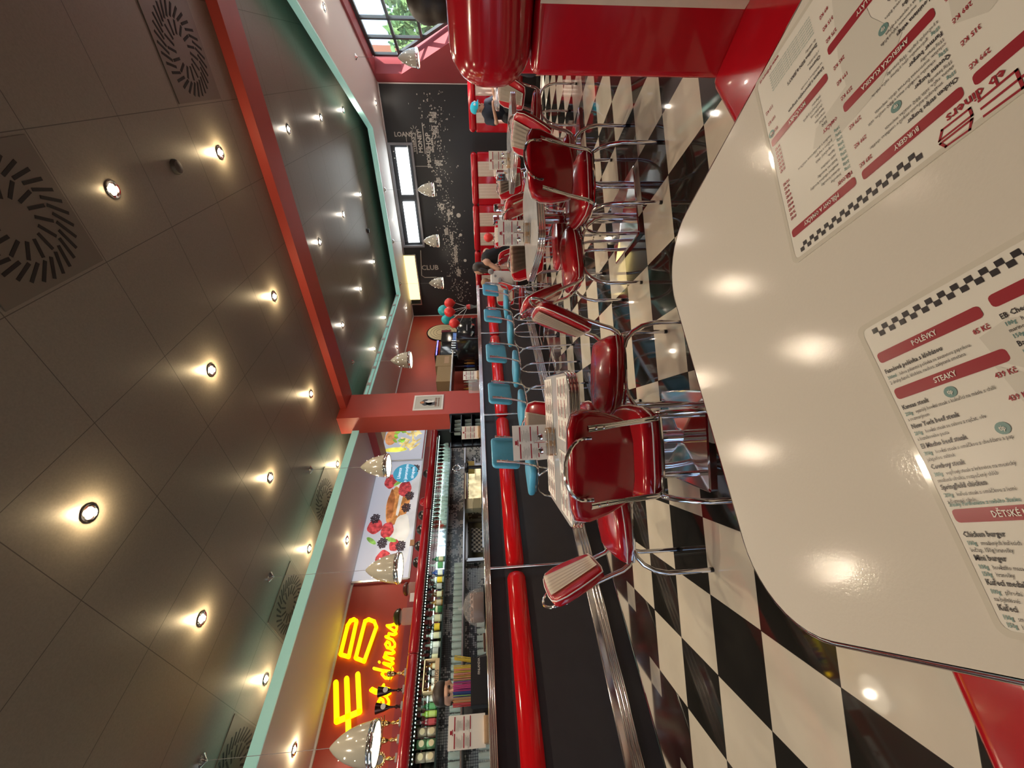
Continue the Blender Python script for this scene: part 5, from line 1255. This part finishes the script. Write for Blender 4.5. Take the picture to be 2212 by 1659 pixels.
# laid-out menus on the small table by the bar
random.seed(9)
sheets = []
for i, (dx, dy, rz, l) in enumerate(((.20, -.21, .0, 'menu sheet spread at the right corner of the nearest small table'), (-.19, -.21, PI/2*0, 'menu sheet spread at the near corner of the nearest small table'), (.20, .22, 0, 'menu sheet spread at the far right of the nearest small table'), (-.19, .23, 0, 'menu sheet spread at the far left of the nearest small table'))):
    a = R45-.10; x = -1.67+dx*math.cos(a)-dy*math.sin(a); y = 1.575+dx*math.sin(a)+dy*math.cos(a)
    if i == 0:
        t = thing('menu_sheet', l, 'menu', (x, y, .7595), a, 'menu sheets spread on the nearest small table')
        k = MB(); k.box((0, 0, .001), (.33, .27, .0016)); obj('sheet', k, paper, t, smooth=False)
        kr, kg = MB(), MB()
        for c in range(3):
            for r in range(3): kr.box((-.108+.108*c, .105-.085*r, .0021), (.09, .010, .0006))
            for r in range(24):
                if r % 8: kg.box((-.12+.108*c+random.uniform(-.01, .01), .115-.0105*r, .0021), (random.uniform(.03, .075), .0035, .0006))
        obj('red_print', kr, inkred, t, smooth=False); obj('grey_print', kg, mat('print_dark', (.20, .19, .19), .4), t, smooth=False); s1 = t
    else: dup(s1, (x, y, .7595+.0*i), a+(0, PI, 0, PI)[i], l)
# ================================================================== people
def body(name, capsules, m, parent, vox=.012, sm=True):
    k = MB()
    for c in capsules:
        if len(c) == 4: k.caps(c[0], c[1], c[2], c[3], 12)
        else: k.sph(c[0], c[1], 14, 10, c[2])
    o = obj(name, k, m, parent)
    r = o.modifiers.new('remesh', 'REMESH'); r.mode = 'VOXEL'; r.voxel_size = vox; r.use_smooth_shade = True
    if sm: q = o.modifiers.new('smooth', 'SMOOTH'); q.factor = .5; q.iterations = 4
    return o
def head_caps(h, s=1.0, f=Vector((0, 1, 0))):
    """skull, jaw, nose, ears, brow around centre h, looking along f"""
    f = f.normalized(); r = Vector((f.y, -f.x, 0)).normalized()
    u = r.cross(f).normalized()
    C_ = lambda a, b_, c: h+r*a*s+f*b_*s+u*c*s
    L = [(C_(0, -.012, .025), .088*s, (.90, 1.0, 1.05)), (C_(0, .03, -.045), .060*s, (.92, 1, .95)), (C_(0, .045, -.085), .03*s, (1, .9, .7)),
         (C_(0, .090, -.012), C_(0, .108, -.035), .009*s, .014*s), (C_(-.03, .074, .022), C_(.03, .074, .022), .014*s, .014*s),
         (C_(.082, .0, -.01), .022*s, (.45, .8, 1.1)), (C_(-.082, .0, -.01), .022*s, (.45, .8, 1.1)), (C_(-.013, .088, -.062), C_(.013, .088, -.062), .009*s, .009*s),
         (C_(0, -.02, -.06), C_(0, -.035, -.14), .050*s, .052*s)]
    return L
def face(h, s, f, parent):
    f = f.normalized(); r = Vector((f.y, -f.x, 0)).normalized(); u = r.cross(f).normalized()
    k = MB()
    for a in (-.031, .031): k.sph(h+r*a*s+f*.083*s+u*.006*s, .011*s, 8, 6)
    obj('eyes', k, mat('eye_dark', (.03, .02, .02), .2) if 'eye_dark' not in MATS else MATS['eye_dark'], parent)
    k = MB(); k.caps(h+r*-.018*s+f*.094*s+u*-.062*s, h+r*.018*s+f*.094*s+u*-.062*s, .005*s, .005*s, 8)
    obj('lips', k, mat('lips', (.42, .13, .11), .4) if 'lips' not in MATS else MATS['lips'], parent)
def hand(p, d, up, s, curl=.5):
    """palm, four bent fingers of different lengths and a thumb, pointing along d"""
    d = d.normalized(); up = (up-d*up.dot(d)).normalized(); r = d.cross(up)
    L = [(p, p+d*.07*s, .026*s, .032*s)]
    for a, l in ((-.030, .062), (-.010, .075), (.010, .070), (.029, .055)):
        b_ = p+d*.075*s+r*a*s; m_ = b_+(d*.6*(1-.2*curl)-up*.5*curl)*l*s*.8; e_ = m_+(d*(1-curl)-up*curl).normalized()*l*s*.5
        L += [(b_, m_, .0095*s, .0085*s), (m_, e_, .0085*s, .0075*s)]
    t0 = p+d*.02*s-r*.028*s; t1 = t0+(d*.6-r*.8).normalized()*.035*s; t2 = t1+(d*.95-r*.1-up*.3).normalized()*.03*s
    L += [(t0, t1, .012*s, .010*s), (t1, t2, .010*s, .009*s)]
    return L
V = Vector
# boy in the blue cap, sitting behind the long table, looking down and to the right
def boy():
    t = thing('person', 'boy in a light blue cap and navy shirt leaning his forearm on the table', 'person', (-.66, 9.02, 0))
    H = V((.06, -.03, 1.045)); s = .98; f = V((.75, -.60, -.35))
    ar = [(V((-.15, -.02, .86)), V((-.16, -.18, .72)), .045, .036), (V((-.16, -.18, .72)), V((.10, -.34, .79)), .036, .026),
          (V((.15, -.02, .86)), V((.22, -.16, .74)), .045, .036), (V((.22, -.16, .74)), V((.36, -.34, .80)), .036, .026)]
    L = head_caps(H, s, f)+[(V((0, 0, .86)), V((0, .05, .56)), .115, .12), (V((-.13, 0, .87)), V((.13, 0, .87)), .062, .062), (V((-.07, .04, .52)), V((.07, .04, .52)), .11, .11),
         (V((-.08, .02, .52)), V((-.09, -.36, .52)), .075, .06), (V((.08, .02, .52)), V((.09, -.36, .52)), .075, .06), (V((-.09, -.36, .52)), V((-.09, -.34, .09)), .055, .04), (V((.09, -.36, .52)), V((.09, -.34, .09)), .055, .04),
         (V((-.09, -.34, .05)), V((-.09, -.46, .04)), .04, .032), (V((.09, -.34, .05)), V((.09, -.46, .04)), .04, .032)]+ar
    L += hand(V((.11, -.345, .795)), V((.9, -.3, 0)), V((0, 0, 1)), .85, .4)+hand(V((.365, -.345, .80)), V((.9, .2, 0)), V((0, 0, 1)), .85, .4)
    body('body', L, skin, t, .011); face(H, s, f, t)
    body('shirt', [(V((0, 0, .87)), V((0, .05, .54)), .128, .135), (V((-.14, 0, .875)), V((.14, 0, .875)), .072, .072), (V((-.15, -.02, .87)), V((-.16, -.13, .76)), .058, .055), (V((.15, -.02, .87)), V((.20, -.11, .78)), .058, .055)], clothb, t, .014)
    body('trousers', [(V((-.07, .04, .52)), V((.07, .04, .52)), .122, .122), (V((-.08, .02, .52)), V((-.09, -.36, .52)), .088, .072), (V((.08, .02, .52)), V((.09, -.36, .52)), .088, .072), (V((-.09, -.36, .52)), V((-.09, -.34, .12)), .068, .055), (V((.09, -.36, .52)), V((.09, -.34, .12)), .068, .055)], clothk, t, .016)
    k = MB(); fz = Matrix.Translation(H+V((-.005, .0, .045))) @ Matrix.Rotation(math.atan2(f.y, f.x)-PI/2, 4, 'Z') @ Matrix.Rotation(rad(-14), 4, 'X')
    k.lathe([(.100, 0), (.101, .02), (.095, .055), (.072, .088), (.035, .104), (.001, .108)], axis=fz, n=24)
    k.rings([[fz @ V((x, y+.05, z-.010*(abs(x)/.08)**2)) for x, y in [(.085*math.cos(a), .10*math.sin(a)) for a in [PI*i/12 for i in range(13)]]] for z in (-.004, .006)])
    cp = obj('cap', k, capm, t)
    k = MB()
    for a in (-.028, .028): k.sph(fz @ V((a, .088, .045)), .022, 10, 6)
    obj('cap_badge', k, white, cp)
boy()
# woman leaning over the baby
def woman():
    t = thing('person', 'woman with long dark hair in a black sleeveless top leaning over the baby', 'person', (-2.72, 7.18, 0))
    H = V((-.14, -.20, 1.13)); s = 1.0; f = V((-.75, -.25, -.62))
    L = head_caps(H, s, f)+[(V((.10, .10, .56)), V((.02, -.06, .98)), .13, .125), (V((-.02, -.20, 1.0)), V((.06, .12, 1.0)), .07, .07), (V((.02, -.06, .98)), V((-.10, -.16, 1.08)), .07, .05),
         (V((-.02, -.20, 1.0)), V((-.10, -.32, .80)), .052, .042), (V((-.10, -.32, .80)), V((-.33, -.42, .74)), .042, .028), (V((.06, .12, 1.0)), V((-.12, .16, .82)), .052, .042), (V((-.12, .16, .82)), V((-.34, .0, .76)), .042, .028),
         (V((.10, .0, .54)), V((.10, .18, .54)), .13, .13), (V((.08, -.02, .52)), V((-.32, -.06, .50)), .09, .065), (V((.10, .20, .52)), V((-.30, .20, .50)), .09, .065), (V((-.32, -.06, .50)), V((-.30, -.06, .10)), .06, .045), (V((-.30, .20, .50)), V((-.28, .2, .10)), .06, .045),
         (V((-.30, -.06, .05)), V((-.42, -.08, .04)), .042, .035), (V((-.28, .2, .05)), V((-.40, .2, .04)), .042, .035)]
    L += hand(V((-.34, -.425, .74)), V((-1, -.1, -.1)), V((0, 0, 1)), 1, .4)+hand(V((-.35, -.005, .76)), V((-1, -.2, -.1)), V((0, 0, 1)), 1, .4)
    body('body', L, skin, t, .012); face(H, s, f, t)
    body('top', [(V((.10, .10, .56)), V((.02, -.06, .97)), .145, .137), (V((-.01, -.15, .99)), V((.05, .08, .99)), .076, .076)], clothk, t, .014)
    body('trousers', [(V((.10, .0, .54)), V((.10, .18, .54)), .142, .142), (V((.08, -.02, .52)), V((-.32, -.06, .50)), .102, .078), (V((.10, .20, .52)), V((-.30, .20, .50)), .102, .078), (V((-.32, -.06, .50)), V((-.30, -.06, .12)), .074, .06), (V((-.30, .20, .50)), V((-.28, .2, .12)), .074, .06)], clothk, t, .016)
    body('hair', [(H+V((.03, .015, .035)), .104, (1, 1, 1)), (H+V((.05, .02, .0)), H+V((.08, -.02, -.20)), .085, .05), (H+V((.02, -.08, -.02)), H+V((-.0, -.14, -.26)), .045, .025), (H+V((.0, .09, .0)), H+V((.02, .10, -.2)), .04, .02)], hairm, t, .012)
woman()
# white highchair with a baby
hcx, hcy = -3.04, 6.80
t = thing('highchair', 'white highchair with a koala-face seat back and slanted legs', 'highchair', (hcx, hcy, 0), rad(35))
k = MB(); k.cushion(rrect(.34, .40, .10, 4, 0, .20), .05, .024, f=lambda u, v, w_: V((u, -.17-.12*v-w_, .56+v))); obj('seat_back', k, white, t)
k = MB(); k.cushion(rrect(.32, .30, .08, 4), .06, .028, f=lambda u, v, w_: V((u, v, .54+w_))); obj('seat', k, white, t)
k = MB(); k.cushion(rrect(.42, .28, .10, 4), .03, .014, f=lambda u, v, w_: V((u, v+.24, .74+w_))); obj('tray', k, white, t)
k = MB()
for x, z, r in ((-.07, .88, .022), (.07, .88, .022), (0, .80, .042)): k.sph((x, -.245-.12*(z-.76), z), r, 12, 8, (1, .35, 1))
for x in (-.15, .15): k.sph((x, -.24, .95), .05, 12, 8, (1, .4, 1))
obj('koala_face', k, greyp, t)
for sx in (-1, 1):
    for sy in (-1, 1): k = MB(); k.cyl((sx*.14, sy*.10, .54), (sx*.27, sy*.28, 0), .018, .014); obj('leg', k, white, t)
def baby():
    t = thing('person', 'baby in a pale suit sitting in the white highchair', 'person', (hcx, hcy, 0), rad(35))
    H = V((.02, .02, 1.02)); s = .78; f = V((.5, .8, -.1))
    L = head_caps(H, s, f)+[(V((0, .0, .86)), V((0, 0, .66)), .085, .095), (V((-.08, 0, .87)), V((.08, 0, .87)), .045, .045), (V((-.09, .0, .86)), V((-.12, .14, .79)), .035, .026), (V((.09, .0, .86)), V((.12, .14, .79)), .035, .026), (V((-.05, .02, .64)), V((-.08, .20, .62)), .055, .045), (V((.05, .02, .64)), V((.08, .20, .62)), .055, .045), (V((-.08, .20, .62)), V((-.09, .24, .48)), .04, .032), (V((.08, .20, .62)), V((.09, .24, .48)), .04, .032)]
    L += hand(V((-.12, .145, .785)), V((0, 1, 0)), V((0, 0, 1)), .5, .4)+hand(V((.12, .145, .785)), V((0, 1, 0)), V((0, 0, 1)), .5, .4)
    body('body', L, skin, t, .010); face(H, s, f, t)
    body('suit', [(V((0, .0, .86)), V((0, 0, .66)), .097, .107), (V((-.08, 0, .865)), V((.08, 0, .865)), .055, .055), (V((-.05, .02, .64)), V((-.08, .20, .62)), .066, .056), (V((.05, .02, .64)), V((.08, .20, .62)), .066, .056), (V((-.09, .0, .86)), V((-.115, .11, .80)), .045, .036), (V((.09, .0, .86)), V((.115, .11, .80)), .045, .036)], mat('pale_suit', (.55, .55, .56), .8), t, .012)
    body('hair', [(H+V((-.01, -.02, .03)), .082, (1, 1, .95))], hairb, t, .01)
baby()
# red balloon on the chair
t = thing('balloon', 'single bright red balloon on a stick above the chair beside the woman', 'balloon', (-2.47, 7.52, .955))
k = MB(); r = .085; k.lathe([(.006, -r*1.18), (.012, -r*1.1), (r*.35, -r*.95), (r*.75, -r*.62), (r, 0), (r*.93, r*.4), (r*.62, r*.82), (r*.3, r), (.001, r*1.04)], n=24); obj('skin', k, bred, t)
k = MB(); k.cyl((0, 0, -.09), (-.05, .0, -.30), .004, n=6); obj('stick', k, white, t)
# bartender behind the straws
def barman():
    t = thing('person', 'barman with short dark hair, head visible behind the drinking straws', 'person', (-4.62, 1.25, 0))
    H = V((0, 0, 1.60)); s = 1.05; f = V((.95, -.1, -.25))
    L = head_caps(H, s, f)+[(V((-.04, 0, 1.30)), V((-.08, 0, .98)), .15, .14), (V((-.05, -.19, 1.38)), V((-.05, .19, 1.38)), .07, .07), (V((-.05, -.21, 1.36)), V((.02, -.26, 1.10)), .052, .042), (V((.02, -.26, 1.10)), V((.26, -.20, 1.06)), .042, .03), (V((-.05, .21, 1.36)), V((.02, .26, 1.10)), .052, .042), (V((.02, .26, 1.10)), V((.26, .20, 1.06)), .042, .03),
         (V((-.08, -.08, .94)), V((-.06, -.10, .50)), .10, .07), (V((-.08, .08, .94)), V((-.06, .10, .50)), .10, .07), (V((-.06, -.10, .50)), V((-.08, -.10, .08)), .065, .045), (V((-.06, .10, .50)), V((-.08, .10, .08)), .065, .045), (V((-.08, -.10, .05)), V((.06, -.11, .04)), .045, .04), (V((-.08, .10, .05)), V((.06, .11, .04)), .045, .04)]
    L += hand(V((.27, -.20, 1.06)), V((1, .1, -.1)), V((0, 0, 1)), 1, .5)+hand(V((.27, .20, 1.06)), V((1, -.1, -.1)), V((0, 0, 1)), 1, .5)
    body('body', L, skin, t, .012); face(H, s, f, t)
    body('shirt', [(V((-.04, 0, 1.30)), V((-.08, 0, .94)), .165, .16), (V((-.05, -.19, 1.375)), V((-.05, .19, 1.375)), .08, .08), (V((-.05, -.21, 1.36)), V((0, -.25, 1.18)), .066, .06), (V((-.05, .21, 1.36)), V((0, .25, 1.18)), .066, .06)], clothk, t, .014)
    body('trousers', [(V((-.08, -.08, .94)), V((-.06, -.10, .50)), .115, .085), (V((-.08, .08, .94)), V((-.06, .10, .50)), .115, .085), (V((-.06, -.10, .50)), V((-.08, -.10, .10)), .08, .06), (V((-.06, .10, .50)), V((-.08, .10, .10)), .08, .06)], clothb, t, .016)
    body('hair', [(H+V((-.012, 0, .066)), .106, (1.0, 1.0, .78)), (H+V((-.05, 0, .01)), .090, (1, 1.08, 1))], hairm, t, .012)
barman()
# guest sitting behind the near bench, only dark hair visible
def guest():
    t = thing('person', 'guest with short dark hair seated behind the near booth bench', 'person', (.26, 2.66, 0))
    H = V((0, 0, 1.305)); s = 1.05; f = V((.3, .95, 0))
    L = head_caps(H, s, f)+[(V((0, 0, 1.02)), V((0, -.03, .60)), .15, .15), (V((-.18, 0, 1.06)), V((.18, 0, 1.06)), .07, .07), (V((-.21, 0, 1.04)), V((-.26, .08, .80)), .052, .042), (V((-.26, .08, .80)), V((-.16, .30, .78)), .042, .03), (V((.21, 0, 1.04)), V((.26, .08, .80)), .052, .042), (V((.26, .08, .80)), V((.16, .30, .78)), .042, .03), (V((-.1, .0, .52)), V((-.1, .42, .50)), .09, .07), (V((.1, .0, .52)), V((.1, .42, .50)), .09, .07), (V((-.1, .42, .5)), V((-.1, .42, .08)), .065, .045), (V((.1, .42, .5)), V((.1, .42, .08)), .065, .045), (V((-.1, .42, .05)), V((-.1, .55, .04)), .04, .035), (V((.1, .42, .05)), V((.1, .55, .04)), .04, .035)]
    L += hand(V((-.16, .305, .78)), V((.2, 1, 0)), V((0, 0, 1)), 1, .4)+hand(V((.16, .305, .78)), V((-.2, 1, 0)), V((0, 0, 1)), 1, .4)
    body('body', L, skin, t, .014); face(H, s, f, t)
    body('shirt', [(V((0, 0, 1.02)), V((0, -.03, .58)), .165, .165), (V((-.18, 0, 1.06)), V((.18, 0, 1.06)), .083, .083), (V((-.21, 0, 1.04)), V((-.25, .07, .84)), .066, .058), (V((.21, 0, 1.04)), V((.25, .07, .84)), .066, .058)], clothb, t, .016)
    body('trousers', [(V((-.1, .0, .52)), V((-.1, .42, .50)), .104, .084), (V((.1, .0, .52)), V((.1, .42, .50)), .104, .084), (V((-.1, .42, .5)), V((-.1, .42, .10)), .08, .06), (V((.1, .42, .5)), V((.1, .42, .10)), .08, .06)], clothk, t, .018)
    body('hair', [(H+V((-.01, -.02, .05)), .104, (1, 1, .95)), (H+V((-.02, -.05, -.01)), .085, (1, .9, 1))], hairm, t, .012)
guest()
sb_ = thing('booth_bench', 'red booth seat of the dark-haired guest, back to back with the near bench', 'bench', (.22, 2.30, 0), a_)
k = MB(); k.box((.45, .10, .23), (1.2, .50, .44), r=.05, seg=3); obj('seat', k, red, sb_)
k = MB(); k.box((.45, -.22, .55), (1.2, .12, .9), r=.03, seg=3); obj('backrest', k, red, sb_)
print('OBJECTS', len(bpy.data.objects), 'VERTS', sum(len(m_.vertices) for m_ in bpy.data.meshes))
